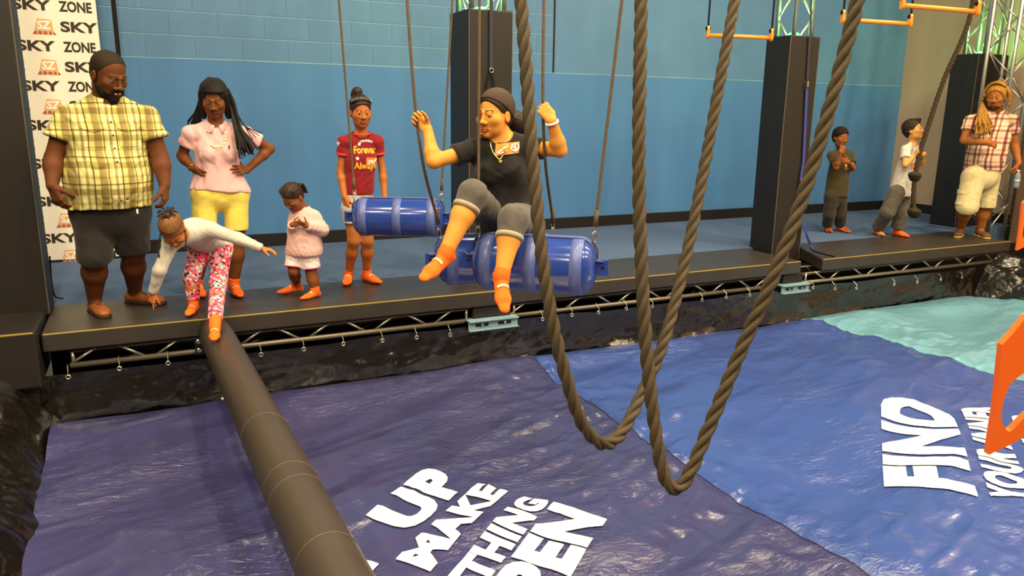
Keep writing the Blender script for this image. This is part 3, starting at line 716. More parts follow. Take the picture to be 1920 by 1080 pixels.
def axis_steps(lo, hi, h, foci):
    out = [lo]; x = lo
    while x < hi:
        st = h
        for (a, b, hf) in foci:
            if a-.5*h <= x <= b: st = min(st, hf)
        x += st; out.append(x)
    return np.array(out, F32)
def field_mesh(ops, h=.007, foci=(), noise=None):
    """ops: ('+'|'-'|'&', prim, k); '&' with a Half keeps its inner side. Returns verts, quads."""
    adds = [o for o in ops if o[0] == '+']
    lo = np.min([o[1].lo for o in adds], 0)-.015; hi = np.max([o[1].hi for o in adds], 0)+.015
    ax = [axis_steps(lo[i], hi[i], h, [(c[i]-r, c[i]+r, hf) for c, r, hf in foci]) for i in range(3)]
    G = np.full([len(a) for a in ax], F32(.15))
    for op, pr, k in ops:
        if op == '&': sl = tuple(slice(0, len(a)) for a in ax)
        else:
            m = .03+k
            sl = tuple(slice(max(0, int(np.searchsorted(ax[i], pr.lo[i]-m))), int(np.searchsorted(ax[i], pr.hi[i]+m))) for i in range(3))
        if any(s_.stop <= s_.start for s_ in sl): continue
        X, Y, Z = ax[0][sl[0]][:, None, None], ax[1][sl[1]][None, :, None], ax[2][sl[2]][None, None, :]
        d = pr.ev(X, Y, Z); g = G[sl]
        if op == '+':
            if k > 0: hh = np.clip(F32(.5)+F32(.5)*(g-d)/F32(k), 0, 1); G[sl] = g+(d-g)*hh-F32(k)*hh*(1-hh)
            else: G[sl] = np.minimum(g, d)
        else:
            d = -d if op == '-' else d
            if k > 0: hh = np.clip(F32(.5)-F32(.5)*(g-d)/F32(k), 0, 1); G[sl] = g+(d-g)*hh+F32(k)*hh*(1-hh)
            else: G[sl] = np.maximum(g, d)
    if noise is not None:
        near = np.abs(G) < .05; ii = np.nonzero(near)
        G[ii] += noise(ax[0][ii[0]], ax[1][ii[1]], ax[2][ii[2]]).astype(F32)
    G[0], G[-1] = .15, .15; G[:, 0], G[:, -1] = .15, .15; G[:, :, 0], G[:, :, -1] = .15, .15
    return nets(G, ax)
def nets(G, ax):
    I = G < 0; n = np.zeros([s-1 for s in G.shape], np.int8)
    for a in (0, 1):
        for b in (0, 1):
            for c in (0, 1): n += I[a:a+n.shape[0], b:b+n.shape[1], c:c+n.shape[2]]
    act = (n > 0) & (n < 8); i, j, k = np.nonzero(act)
    idx = np.full(n.shape, -1, np.int32); idx[i, j, k] = np.arange(len(i))
    acc = np.zeros((len(i), 3)); cnt = np.zeros(len(i))
    cor = [(a, b, c) for a in (0, 1) for b in (0, 1) for c in (0, 1)]
    val = {c: G[i+c[0], j+c[1], k+c[2]] for c in cor}
    for p in cor:
        for d in range(3):
            if p[d] == 0:
                q = list(p); q[d] = 1; q = tuple(q); a, b = val[p], val[q]; m = (a < 0) != (b < 0)
                t = np.where(m, a/np.where(m, a-b, 1), 0)
                for e in range(3): acc[:, e] += np.where(m, p[e]+(t if e == d else 0), 0)
                cnt += m
    acc /= cnt[:, None]
    V = np.zeros((len(i), 3))
    for e, ii in enumerate((i, j, k)):
        A = ax[e]; V[:, e] = A[ii]+(A[ii+1]-A[ii])*acc[:, e]
    Q = []
    for d in range(3):
        s0 = [slice(1, -1)]*3; s0[d] = slice(0, -1); s1 = [slice(1, -1)]*3; s1[d] = slice(1, None)
        a, b = I[tuple(s0)], I[tuple(s1)]; ch = a != b; e = np.nonzero(ch)
        base = [x+1 for x in e]; base[d] = e[d]
        u, v = (d+1) % 3, (d+2) % 3
        def cell(du, dv):
            c = [x.copy() for x in base]; c[u] -= du; c[v] -= dv; return idx[c[0], c[1], c[2]]
        f = np.stack([cell(0, 0), cell(1, 0), cell(1, 1), cell(0, 1)], 1)
        fl = a[e]; f[~fl] = f[~fl][:, ::-1]; Q.append(f)
    Q = np.vstack(Q); Q = Q[(Q >= 0).all(1)]
    # one light relax pass to calm the grid pattern
    E = np.vstack([Q[:, [0, 1]], Q[:, [1, 2]], Q[:, [2, 3]], Q[:, [3, 0]]]); S = np.zeros_like(V); C = np.zeros(len(V))
    np.add.at(S, E[:, 0], V[E[:, 1]]); np.add.at(C, E[:, 0], 1); np.add.at(S, E[:, 1], V[E[:, 0]]); np.add.at(C, E[:, 1], 1)
    V = V*.5+.5*S/np.maximum(C, 1)[:, None]
    return V, Q
def fast_mesh(name, V, Q, mt, parent, colors=None):
    me = bpy.data.meshes.new(name); nv, nq = len(V), len(Q)
    me.vertices.add(nv); me.vertices.foreach_set('co', V.astype(np.float32).ravel())
    me.loops.add(nq*4); me.loops.foreach_set('vertex_index', Q.astype(np.int32).ravel())
    me.polygons.add(nq); me.polygons.foreach_set('loop_start', np.arange(0, nq*4, 4, dtype=np.int32))
    try: me.polygons.foreach_set('loop_total', np.full(nq, 4, np.int32))
    except Exception: pass
    me.update(calc_edges=True); me.validate()
    me.polygons.foreach_set('use_smooth', np.ones(len(me.polygons), bool))
    if colors is not None:
        at_ = me.color_attributes.new('Col', 'FLOAT_COLOR', 'POINT'); at_.data.foreach_set('color', np.c_[colors, np.ones(nv)].astype(np.float32).ravel())
    me.materials.append(mt); o = bpy.data.objects.new(name, me); put(o, parent); return o
def fnoise(amp, sc, seed=1, dirs=None):      # cloth folds: warped, partly creased plane waves
    rng = np.random.RandomState(seed); W = []
    for i in range(8):
        v = unit(rng.randn(3)*np.array(dirs if dirs is not None else (1, 1, .8))); W.append((v*sc*rng.uniform(.9, 2.6), rng.uniform(0, 6.3), rng.uniform(.4, 1), rng.randint(2)))
    def f(x, y, z):
        wx = .05*np.sin(z*11+seed)+.03*np.sin(y*17+x*7); wz = .05*np.sin(x*9+seed)+.02*np.sin(z*23); out = 0
        for v, p, a, c in W:
            m = .5+.5*np.sin(x*v[1]*.25+z*v[0]*.3+y*v[2]*.2+p*2)
            q = np.sin((x+wx)*v[0]+(y+wx*.7)*v[1]+(z+wz)*v[2]+p); out = out+a*m*((.6-1.4*np.abs(q)) if c else q)/(np.linalg.norm(v)/sc)
        return amp*out/2.0
    return f
# ---- materials for people
def skin_mat(name):
    m, nt, b = nodes_of(name); L = nt.links
    a = N(nt, 'ShaderNodeAttribute', attribute_name='Col'); tc = N(nt, 'ShaderNodeTexCoord'); nz = N(nt, 'ShaderNodeTexNoise'); nz.inputs['Scale'].default_value = 14; nz.inputs['Detail'].default_value = 5
    L.new(tc.outputs['Object'], nz.inputs['Vector']); mr = N(nt, 'ShaderNodeMapRange'); mr.inputs[1].default_value = .3; mr.inputs[2].default_value = .7; mr.inputs[3].default_value = .93; mr.inputs[4].default_value = 1.07
    L.new(nz.outputs[0], mr.inputs[0]); sc = N(nt, 'ShaderNodeVectorMath', operation='SCALE'); L.new(a.outputs['Color'], sc.inputs[0]); L.new(mr.outputs[0], sc.inputs['Scale']); L.new(sc.outputs[0], b.inputs['Base Color'])
    b.inputs['Roughness'].default_value = .6; b.inputs['Specular IOR Level'].default_value = .2
    b.inputs['Subsurface Weight'].default_value = .06; b.inputs['Subsurface Radius'].default_value = (.012, .005, .003); b.inputs['Subsurface Scale'].default_value = 1.0
    return m
SKIN = skin_mat('skin')
def cloth(name, rgb, rough=.85, var=(60, .06), bump=(260, .25, .002), sheen=.15): return mat(name, rgb, rough, .25, var=var, bump=bump, sheen=sheen)
def ramp_node(nt, stops, interp='LINEAR'):
    r = N(nt, 'ShaderNodeValToRGB'); r.color_ramp.interpolation = interp; e = r.color_ramp.elements
    while len(e) < len(stops): e.new(.5)
    for i, (p, c) in enumerate(stops): e[i].position = p; e[i].color = (*lin(c), 1)
    return r
def plaid(name, angle, px, pz, rx, rz, rough=.85):
    """woven check: stripes across the chest (rx) times stripes up the cloth (rz)"""
    m, nt, b = nodes_of(name); L = nt.links
    tc = N(nt, 'ShaderNodeTexCoord'); mp = N(nt, 'ShaderNodeMapping'); mp.inputs['Rotation'].default_value = (0, 0, -angle); L.new(tc.outputs['Object'], mp.inputs[0])
    nz = N(nt, 'ShaderNodeTexNoise'); nz.inputs['Scale'].default_value = 6; L.new(tc.outputs['Object'], nz.inputs['Vector'])
    ds = N(nt, 'ShaderNodeVectorMath', operation='SCALE'); L.new(nz.outputs['Color'], ds.inputs[0]); ds.inputs['Scale'].default_value = .022
    ad = N(nt, 'ShaderNodeVectorMath', operation='ADD'); L.new(mp.outputs[0], ad.inputs[0]); L.new(ds.outputs[0], ad.inputs[1])
    sp = N(nt, 'ShaderNodeSeparateXYZ'); L.new(ad.outputs[0], sp.inputs[0]); cs = []
    for o, per, st in ((sp.outputs[0], px, rx), (sp.outputs[2], pz, rz)):
        k = N(nt, 'ShaderNodeMath', operation='MULTIPLY'); k.inputs[1].default_value = 1/per; L.new(o, k.inputs[0])
        fr = N(nt, 'ShaderNodeMath', operation='FRACT'); L.new(k.outputs[0], fr.inputs[0]); r = ramp_node(nt, st); L.new(fr.outputs[0], r.inputs[0]); cs.append(r)
    mx = N(nt, 'ShaderNodeMix', data_type='RGBA', blend_type='MULTIPLY'); mx.inputs[0].default_value = 1; L.new(cs[0].outputs[0], mx.inputs[6]); L.new(cs[1].outputs[0], mx.inputs[7])
    L.new(mx.outputs[2], b.inputs['Base Color']); b.inputs['Roughness'].default_value = rough; b.inputs['Specular IOR Level'].default_value = .25
    n2 = N(nt, 'ShaderNodeTexNoise'); n2.inputs['Scale'].default_value = 240; L.new(tc.outputs['Object'], n2.inputs['Vector']); bn = N(nt, 'ShaderNodeBump'); bn.inputs['Strength'].default_value = .25; bn.inputs['Distance'].default_value = .002
    L.new(n2.outputs[0], bn.inputs['Height']); L.new(bn.outputs[0], b.inputs['Normal'])
    return m
def speckle(name, stops, scale=55, rough=.8):
    m, nt, b = nodes_of(name); L = nt.links
    tc = N(nt, 'ShaderNodeTexCoord'); v = N(nt, 'ShaderNodeTexVoronoi'); v.inputs['Scale'].default_value = scale; L.new(tc.outputs['Object'], v.inputs['Vector'])
    sp = N(nt, 'ShaderNodeSeparateColor'); L.new(v.outputs['Color'], sp.inputs[0]); r = ramp_node(nt, stops, 'CONSTANT'); L.new(sp.outputs[0], r.inputs[0]); L.new(r.outputs[0], b.inputs['Base Color'])
    b.inputs['Roughness'].default_value = rough; b.inputs['Specular IOR Level'].default_value = .25; return m
M['eye'] = mat('eye_white', (156, 140, 120), .35, .35); M['iris'] = mat('dark_brown_iris', (26, 15, 10), .15, .5)
M['hair_black'] = mat('black_hair', (18, 14, 13), .65, .3, var=(80, .25), bump=(420, .5, .002)); M['hair_brown'] = mat('dark_brown_hair', (44, 28, 20), .55, .35, var=(70, .25), bump=(400, .5, .002))
M['sock'] = mat('bright_orange_sock', (255, 112, 36), .85, .2, bump=(300, .4, .002), var=(40, .06)); M['sockpale'] = mat('pale_sock_stripe', (255, 214, 170), .8, .2)
M['teeth'] = mat('teeth', (235, 225, 200), .3)
# ---- body pieces (each returns a list of field ops)
def frame(fwd, up=(0, 0, 1)):                # (left of the person, forward, up)
    f = unit(fwd); l = unit(np.cross(up, f)); u = np.cross(f, l); return l, f, u
class Head:
    def __init__(s, c, fwd, up, size=.235, wide=1.0, nose=1.0, lip=1.0, jaw=1.0, full=1.0, kid=0.0):
        s.full = full; s.kid = kid; s.c = np.asarray(c, float); s.l, s.f, s.u = frame(fwd, up); s.s = size/.24; s.wide, s.nose, s.lip, s.jaw = wide, nose, lip, jaw
        s.ax = np.array([s.l, s.f, s.u])
    def P(s, x, y, z): return s.c+s.s*(s.l*x*s.wide+s.f*y+s.u*z)
    def E(s, x, y, z, rx, ry, rz): return Ell(s.P(x, y, z), (rx*s.s*s.wide, ry*s.s, rz*s.s), s.ax)
    def ops(s):
        S = s.s; o = []; a = lambda pr, k: o.append(('+', pr, k*S)); m = lambda pr, k: o.append(('-', pr, k*S)); kd = s.kid; ny = -.010*kd
        a(s.E(0, -.016, .035, .076, .097, .085), 0); a(s.E(0, .022, -.028, .063*s.full, .071, .088), .02)
        a(s.E(0, .024, -.078, .052*s.jaw*s.full, .056, .040), .025); a(Ell(s.P(0, .076-.006*kd, -.104+.006*kd), (.017*S*s.jaw, .015*S, .014*S), s.ax), .022)
        for q in (-1, 1):
            a(Ell(s.P(q*.043, .062, -.026), (.021*S*s.full, .019*S, .019*S+.006*S*kd), s.ax), .024)
            m(Ell(s.P(q*.032, .104, -.001), (.0175*S, .015*S, .012*S), s.ax), .014)
            a(Ell(s.P(q*.031, .0785, .0028), (.0155*S, .0145*S, .0112*S), s.ax), .003)
            a(Ell(s.P(q*.0795, -.004, -.014), (.0085*S, .019*S, .030*S), s.ax), .006)
            m(Ell(s.P(q*.087, .002, -.012), (.004*S, .010*S, .018*S), s.ax), .004)
            a(Cone(s.P(q*.012, .090-.006*kd, .016), s.P(q*.044, .079-.006*kd, .020), .0065*S, .005*S), .012)
            a(Ell(s.P(q*.0135*s.nose, .099+ny, -.041+.004*kd), (.0088*S*s.nose, .010*S, .0075*S), s.ax), .006)
        a(Cone(s.P(0, .089+ny*.6, .010), s.P(0, .107+ny, -.032+.004*kd), .0065*S, .0095*S), .012); a(Ell(s.P(0, .110+ny, -.036+.004*kd), (.0115*S*s.nose, .0115*S, .010*S), s.ax), .006)
        for q in (-1, 1):
            m(Ell(s.P(q*.0075*s.nose, .108+ny, -.0475+.004*kd), (.004*S, .004*S, .003*S), s.ax), .002)
            a(Cone(s.P(0, .0965, -.0655), s.P(q*.027, .081, -.0715), .0062*S*s.lip, .0035*S), .005); a(Cone(s.P(0, .0935, -.0795), s.P(q*.025, .080, -.0735), .0072*S*s.lip, .0035*S), .005)
        m(Cone(s.P(-.028, .0905, -.0722), s.P(.028, .0905, -.0722), .0017*S), .002)
        return o
    def paint(s, skin, lips=None, brow=(34, 20, 12), lid=None):
        S = s.s; out = []
        lips = lips or (skin[0]*.82, skin[1]*.68, skin[2]*.68)
        for q in (-1, 1):
            out += [(s.P(0, .0965, -.0655), s.P(q*.018, .088, -.0695), .0082*S*s.lip, lips), (s.P(0, .0935, -.0795), s.P(q*.016, .086, -.0758), .0088*S*s.lip, lips)]
            out += [(s.P(q*.015, .092, .0215), s.P(q*.036, .085, .0265), .0042*S, brow), (s.P(q*.036, .085, .0265), s.P(q*.050, .074, .0215), .0034*S, brow)]
            if lid: out += [(s.P(q*.020, .092, -.006), s.P(q*.043, .086, -.006), .0042*S, lid)]
        return out
    def eyes(s, root, look=(0, 1, 0), closed=False):
        S = s.s
        for q in (-1, 1):
            c = s.P(q*.0315, .0775, -.0025); d = unit(s.l*look[0]+s.f*look[1]+s.u*look[2])
            e = MB()
            r = .0138*S*(1+.10*s.kid); V, F = uv_ball(c, (r*1.12, r, r*.92), np.array([s.l, s.f, s.u])); e.add(V, F); eo = e.build('eye', M['eye'], root, True)
            V, F = uv_ball(c+d*r*.66, (r*.56, r*.42, r*.56), np.array(frame(d, s.u)), 10, 6); MB().add(V, F).build('iris', M['iris'], eo, True)
def uv_ball(c, r, ax, n=14, m=8):
    V = []; F = []
    for i in range(m+1):
        t = math.pi*i/m
        for j in range(n):
            p = 2*math.pi*j/n; V.append(np.asarray(c)+ax[0]*r[0]*math.sin(t)*math.cos(p)+ax[1]*r[1]*math.sin(t)*math.sin(p)+ax[2]*r[2]*math.cos(t))
    for i in range(m):
        for j in range(n): F.append((i*n+j, (i+1)*n+j, (i+1)*n+(j+1) % n, i*n+(j+1) % n))
    return V, F
def hand_ops(wrist, f, n, right, s=1.0, curl=(.35, .5, .4), thumb=(.75, .5, .35), tcurl=.35, spread=.05, curls=None, fat=1.0):
    """f: wrist to knuckles, n: the way the palm faces; curl in radians per joint; thumb=(sideways, along, palmward)"""
    f = unit(f); n = unit(np.asarray(n, float)-f*np.dot(n, f)); t = np.cross(f, n)*(1 if right else -1); w = np.asarray(wrist, float); o = []
    off = (.030, .0105, -.0095, -.028); L = (.070, .078, .072, .056); R = (.0084, .0088, .0083, .0072); K = (.088, .091, .086, .077)
    for i in range(4):
        kp = w+s*(f*K[i]+t*off[i]); o.append(('+', Cone(w+s*(t*off[i]*.45+f*.004), kp, .0155*s*fat, .0112*s*fat, (n, .92)), .012*s))
    o.append(('+', Cone(w+s*(f*.03+t*.024+n*.006), w+s*(f*.055+t*.026+n*.004), .016*s*fat, .013*s), .012*s))
    for i in range(4):
        c = curls[i] if curls else curl; p = w+s*(f*K[i]+t*off[i]); a = 0; sp = spread*(1.4-i)/1.5
        for j, fr in enumerate((.44, .31, .25)):
            a += c[j]; d = unit(f*math.cos(a)+n*math.sin(a)+t*sp*math.cos(a)); q = p+d*L[i]*s*fr
            r0 = R[i]*s*fat*(1-.07*j); o.append(('+', Cone(p, q, r0, r0*.9), .0025*s if j else .005*s)); p = q
    d = unit(t*thumb[0]+f*thumb[1]+n*thumb[2]); p = w+s*(f*.024+t*.026+n*.006)
    for j, l in enumerate((.040, .031, .025)):
        q = p+d*l*s; o.append(('+', Cone(p, q, (.0125-.0017*j)*s*fat, (.0108-.0017*j)*s*fat), .005*s if j else .010*s)); p = q
        d = unit(d+(f*.5+n*.6-t*.35)*tcurl)
    return o
def foot_ops(ankle, toe_dir, L, floor_z=None, grow=0.0, k=.02, down=None):
    """heel-to-toe foot; down = sole direction"""
    d = unit(toe_dir); dn = unit(down if down is not None else (0, 0, -1)); dn = unit(dn-d*np.dot(dn, d)); a = np.asarray(ankle, float); s = L/.25; g = grow; sd = np.cross(d, dn)
    h = .075*s
    heel = a+dn*(h-.030*s)-d*.035*s; ball = a+dn*(h-.022*s)+d*.125*s; toe = a+dn*(h-.018*s)+d*.188*s
    return [('+', Cone(heel, a+dn*.01*s, .030*s+g, .034*s+g), k*s), ('+', Cone(heel, ball, .029*s+g, .034*s+g, (dn, .72)), k*s), ('+', Cone(a+dn*.025*s+d*.02*s, ball-dn*.004*s, .033*s+g, .027*s+g), k*s), ('+', Cone(ball, toe, .036*s+g, .026*s+g, (dn, .58)), k*s)]
def limb(a, b, c, r0, r1, r2, r3, bulge=.38, k=.03):   # two-segment limb with a calf/forearm swell
    m = np.asarray(b)+(np.asarray(c)-np.asarray(b))*bulge
    return [('+', Cone(a, b, r0, r1), k), ('+', Cone(b, m, r1*.96, r2), k), ('+', Cone(m, c, r2, r3), k)]
def torso_ops(pel, chest, neck, shR, shL, hpR, hpL, fwd, wH, wW, wC, dpt, rsh, belly=0.0, bust=0.0, k=.04):
    pel, chest, neck = map(np.asarray, (pel, chest, neck)); l = unit(np.asarray(hpL)-np.asarray(hpR)); up = unit(chest-pel); f = unit(fwd-up*np.dot(fwd, up)); l = unit(np.cross(up, f))
    wst = pel+(chest-pel)*.48; o = []
    def ring(a, b, ra, rb, fl): o.append(('+', Cone(a, b, ra, rb, (f, fl)), k))
    ring(pel-up*.02, wst, wH, wW, dpt*1.05); ring(wst, chest, wW, wC, dpt); ring(chest, chest+(neck-chest)*.55, wC, wC*.72, dpt*.95)
    o.append(('+', Cone(np.asarray(shR), np.asarray(shL), rsh), k)); o.append(('+', Cone(np.asarray(hpR), np.asarray(hpL), wH*.62), k))
    o.append(('+', Cone(chest+(neck-chest)*.55, neck, wC*.42, rsh*.8), k))
    for sh in (shR, shL): o.append(('+', Cone(neck+up*rsh*.25, np.asarray(sh)+up*rsh*.1, rsh*.50, rsh*.66), k*.6))
    if belly: o.append(('+', Ell(wst+f*wW*dpt*.45-up*.03, (wW*.85, wW*dpt*.75+belly, wW*.95), np.array([l, f, up])), k))
    if bust:
        for q in (-1, 1): o.append(('+', Ell(chest+f*(wC*dpt*.72)+l*q*wC*.44-up*.035, (bust*1.05, bust, bust*1.1), np.array([l, f, up])), .03))
    return o
def paint_colors(V, skin, paints):
    C = np.tile(np.array(lin(skin)), (len(V), 1))
    for a, b, r, col in paints:
        a, b = np.asarray(a), np.asarray(b); ab = b-a; near = np.nonzero((np.abs(V-(a+b)/2) < (np.abs(ab)/2+r*2+.004)).all(1))[0]
        if not len(near): continue
        v = V[near]-a; t = np.clip(v@ab/max(ab@ab, 1e-9), 0, 1); d = np.linalg.norm(v-t[:, None]*ab, axis=1)
        w = np.clip((r*1.25-d)/(r*.4), 0, 1)[:, None]; C[near] = C[near]*(1-w)+np.array(lin(col))*w
    return C
def body(root, ops, skin, paints, foci, h=.009, label=None):
    V, Q = field_mesh(ops, h, foci); return fast_mesh('body', V, Q, SKIN, root, paint_colors(V, skin, paints))
def piece(root, name, ops, m, h=.008, noise=None, foci=(), label=None):
    V, Q = field_mesh(ops, h, foci, noise); o = fast_mesh(name, V, Q, m, root)
    if label: o['label'] = label
    return o
def grow(ops, t, k=None): return [(o, p.grow(t) if o == '+' else p, kk if k is None else k) for o, p, kk in ops]
def bvh_of(o):
    me = o.data; V = np.zeros(len(me.vertices)*3, np.float32); me.vertices.foreach_get('co', V); V = V.reshape(-1, 3)
    return BVHTree.FromPolygons(V.tolist(), [tuple(p.vertices) for p in me.polygons])
def stick(bv, c, l, u, f, pts2, off=.003):   # project flat artwork on a plane in front of the chest back onto the cloth
    out = []
    for a, b in pts2:
        o_ = np.asarray(c)+l*a+u*b+f*.25; h = bv.ray_cast(Vector(o_), Vector(-f), .5)
        out.append(np.array(h[0])+f*off if h[0] is not None else o_-f*.25)
    return np.array(out)
def stick_text(par, bv, body_, c, l, u, f, w, hgt, m, bold=.03, name='print', off=.003, arc=0.0):
    V, F = bm_out(text_bm(body_, -w/2, w/2, -hgt/2, hgt/2, bold, .012))
    y = V[:, 1]+arc*(1-(V[:, 0]/(w/2))**2)
    return mesh_obj(name, stick(bv, c, l, u, f, np.stack([V[:, 0], y], 1), off), F, m, par)
def stick_poly(par, bv, c, l, u, f, poly, m, name='print', off=.003, step=.012):
    bm = bmesh.new(); bm.faces.new([bm.verts.new((x, y, 0)) for x, y in poly]); Pp = np.array(poly)
    for ax in (0, 1):
        for cc in np.arange(Pp[:, ax].min()+step, Pp[:, ax].max(), step):
            no = [0, 0, 0]; no[ax] = 1; co = [0, 0, 0]; co[ax] = cc; bmesh.ops.bisect_plane(bm, geom=bm.verts[:]+bm.edges[:]+bm.faces[:], plane_co=co, plane_no=no, dist=1e-6)
    V, F = bm_out(bm); return mesh_obj(name, stick(bv, c, l, u, f, V[:, :2], off), F, m, par)
def star(n=5, r=1, q=.45): return [(r*(1 if i % 2 == 0 else q)*math.sin(math.pi*i/n), r*(1 if i % 2 == 0 else q)*math.cos(math.pi*i/n)) for i in range(2*n)]
def toward_cam(p, turn=0):                   # horizontal heading from p to the lens, turned by degrees (+ to the picture's right)
    d = -np.array([p[0], p[1]]); d /= np.linalg.norm(d); a = math.radians(turn)
    return np.array([d[0]*math.cos(a)-d[1]*math.sin(a), d[0]*math.sin(a)+d[1]*math.cos(a), 0])
def hair_cap(H, t=.008, line=(.078, .070), back=(-.02, -.045), extra=()):   # cranium shell cut along a hairline
    S = H.s; p0 = H.P(0, *line); p1 = H.P(0, *back); d = unit(p1-p0); n = unit(np.cross(H.l, d)); n = n if np.dot(n, H.u) < 0 else -n
    ops = [('+', H.E(0, -.016, .035, .076, .097, .085).grow(t), 0), ('+', H.E(0, -.03, -.01, .070, .075, .075).grow(t*.7), .02*S)]
    return ops+list(extra)+[('&', Half(p0, n), .006)]
def comb(root, H, fan, goal, m, t=.010, r=.0055, name='combed_hair', n=10):   # locks laid over the skull from the hairline to a gathering point
    mb = MB(); g = np.array(goal, float)
    for a in fan:
        a = np.array(a, float); pts = []
        for q in np.linspace(0, 1, n):
            v = a*(1-q)+g*q; k = 1/math.sqrt((v[0]/.076)**2+(v[1]/.097)**2+(v[2]/.085)**2)*(1+t/.085); pts.append(H.P(v[0]*k, -.016+v[1]*k, .035+v[2]*k))
        mb.tube(pts, r*H.s, 6)
    return mb.build(name, m, root, True)
def arc_fan(n, amax, y, z): return [(.076*math.sin(a), y*math.cos(a)-.01, z+.02*math.cos(a)) for a in np.linspace(-amax, amax, n)]
def sock(root, ankle, toe, L, top, r, down=None, sp=True):
    ank = np.asarray(ankle, float); g = .004
    ops = foot_ops(ankle, toe, L, grow=g, down=down)+[('+', Cone(ank, top, r+.002, r+g), .012)]
    s_ = piece(root, 'sock', ops+[('&', Half(top, np.asarray(top)-ank), .002)], M['sock'], .0055)
    d = unit(toe); dn = unit(down if down is not None else (0, 0, -1)); dn = unit(dn-d*np.dot(dn, d)); sd = np.cross(d, dn); sc = L/.25
    if sp:
        bv = bvh_of(s_); pts = []
        for a in np.linspace(-1.1, 1.1, 13):
            o_ = ank+dn*.035*sc+d*.075*sc; dr_ = unit(-dn*math.cos(a)+sd*math.sin(a)); h = bv.ray_cast(Vector(o_+dr_*.2), Vector(-dr_), .3)
            if h[0] is not None: pts.append(np.array(h[0])+dr_*.001)
        if len(pts) > 2: MB().tube(pts, 1.0, prof=np.array([(-.0025, -.007), (.0025, -.007), (.0025, .007), (-.0025, .007)])*sc*1.1, up=unit(-dn)).build('stripe', M['sockpale'], s_, True)
    return s_
class Cut:                                   # a primitive trimmed flat by one or more half spaces
    def __init__(s, pr, *hs): s.pr = pr; s.hs = hs; s.lo, s.hi = pr.lo, pr.hi
    def grow(s, t): return Cut(s.pr.grow(t), *s.hs)
    def ev(s, X, Y, Z):
        d = s.pr.ev(X, Y, Z)
        for h in s.hs: d = np.maximum(d, h.ev(X, Y, Z))
        return d
def sleeve(a, b, r0, r1, frac, k=.018):       # from the shoulder part of the way down the arm, cut square
    a, b = np.asarray(a), np.asarray(b); e = a+(b-a)*frac
    return [('+', Cut(Cone(a, a+(b-a)*(frac+.15), r0, r1), Half(e, b-a)), k)]
def collar(root, c, l, f, u, r, h, m, open_=.30, drop=.03, name='collar'):
    pts = []
    for a in np.linspace(-math.pi+open_, math.pi-open_, 40):
        q = (1-math.cos(a))/2                 # 0 at the back, 1 at the front
        pts.append(c+l*math.sin(a)*r-f*math.cos(a)*r*.92+u*(.018-drop*q*1.6)+f*.012*q)
    prf = np.array([(-h*.55, .012), (0, 0), (h*.45, -.004), (h*.47, .003), (0, .008), (-h*.55, .020)])
    prf = prf*np.array([1, -1.0])
    return MB().tube(pts, 1.0, prof=prf, up=u).build(name, m, root, True)
class Person: pass
def person(label, base, fwd, J, dims, head, skin, paints_extra=(), hands=(), feet=(), h=.009, s=1.0, group=None, look=(0, 1, -.3), eyes=True, hand_h=.0042, head_h=.0034, neck_r=None):
    p = Person(); p.root = tag(empty('person', base), label, 'person', group); p.J = J; p.fwd = unit(fwd); p.H = head; d = dims
    p.torso = torso_ops(J['pel'], J['chest'], J['neck'], J['shR'], J['shL'], J['hpR'], J['hpL'], p.fwd, d['wH'], d['wW'], d['wC'], d['dpt'], d['rsh'], d.get('belly', 0), d.get('bust', 0), d.get('k', .04))
    p.arms = []; p.legs = []
    for S in 'RL':
        p.arms += limb(J['sh'+S], J['el'+S], J['wr'+S], *d['arm'], bulge=.28, k=.02)
        p.legs += limb(J['hp'+S], J['kn'+S], J['an'+S], *d['leg'], bulge=.36, k=.03)
    nr = neck_r or d['neck']
    ops = list(p.torso)+[('+', Cone(J['neck'], head.P(0, -.02, -.06), nr*1.08, nr), .03)]+p.legs+p.arms
    ops = ops[:0]+head.ops()+ops
    # the head is blended first so that its fine features are not washed out by later blends
    foci = [(head.P(0, .01, 0), .125*head.s, head_h)]
    for wr, f, n, right, kw in hands:
        ops += hand_ops(wr, f, n, right, s, **kw); foci.append((np.asarray(wr)+unit(f)*.085*s, .085*s, hand_h))
    for an, toe, L, dn in feet: ops += foot_ops(an, toe, L, grow=-.002, down=dn)
    V, Q = field_mesh(ops, h, foci)
    p.body = fast_mesh('body', V, Q, SKIN, p.root, paint_colors(V, skin, list(head.paint(skin))+list(paints_extra)))
    if eyes: head.eyes(p.root, look)
    return p
def shirt(p, g, hem, hem_n, sl, m, neck_r, name='shirt', noise=None, loose=None, h=.0075, neck_off=.0, arm_r=None, k=.04, neck_tilt=.5, label=None):
    J = p.J; ops = grow(p.torso, g)
    if loose: ops += [('+', c, .05) for c in loose]
    for S in 'RL':
        if sl: ops += sleeve(J['sh'+S], J['el'+S], *(arm_r), sl if not isinstance(sl, dict) else sl[S])
    ops.append(('&', Half(hem, hem_n), .004))
    up = unit(J['neck']-J['chest']); n0 = J['neck']+up*neck_off
    ops.append(('-', Cone(n0+p.fwd*neck_r*.35, n0+up*.2+p.fwd*.02, neck_r, neck_r*1.5), .008))
    o = piece(p.root, name, ops, m, h, noise)
    if label: o['label'] = label
    return o
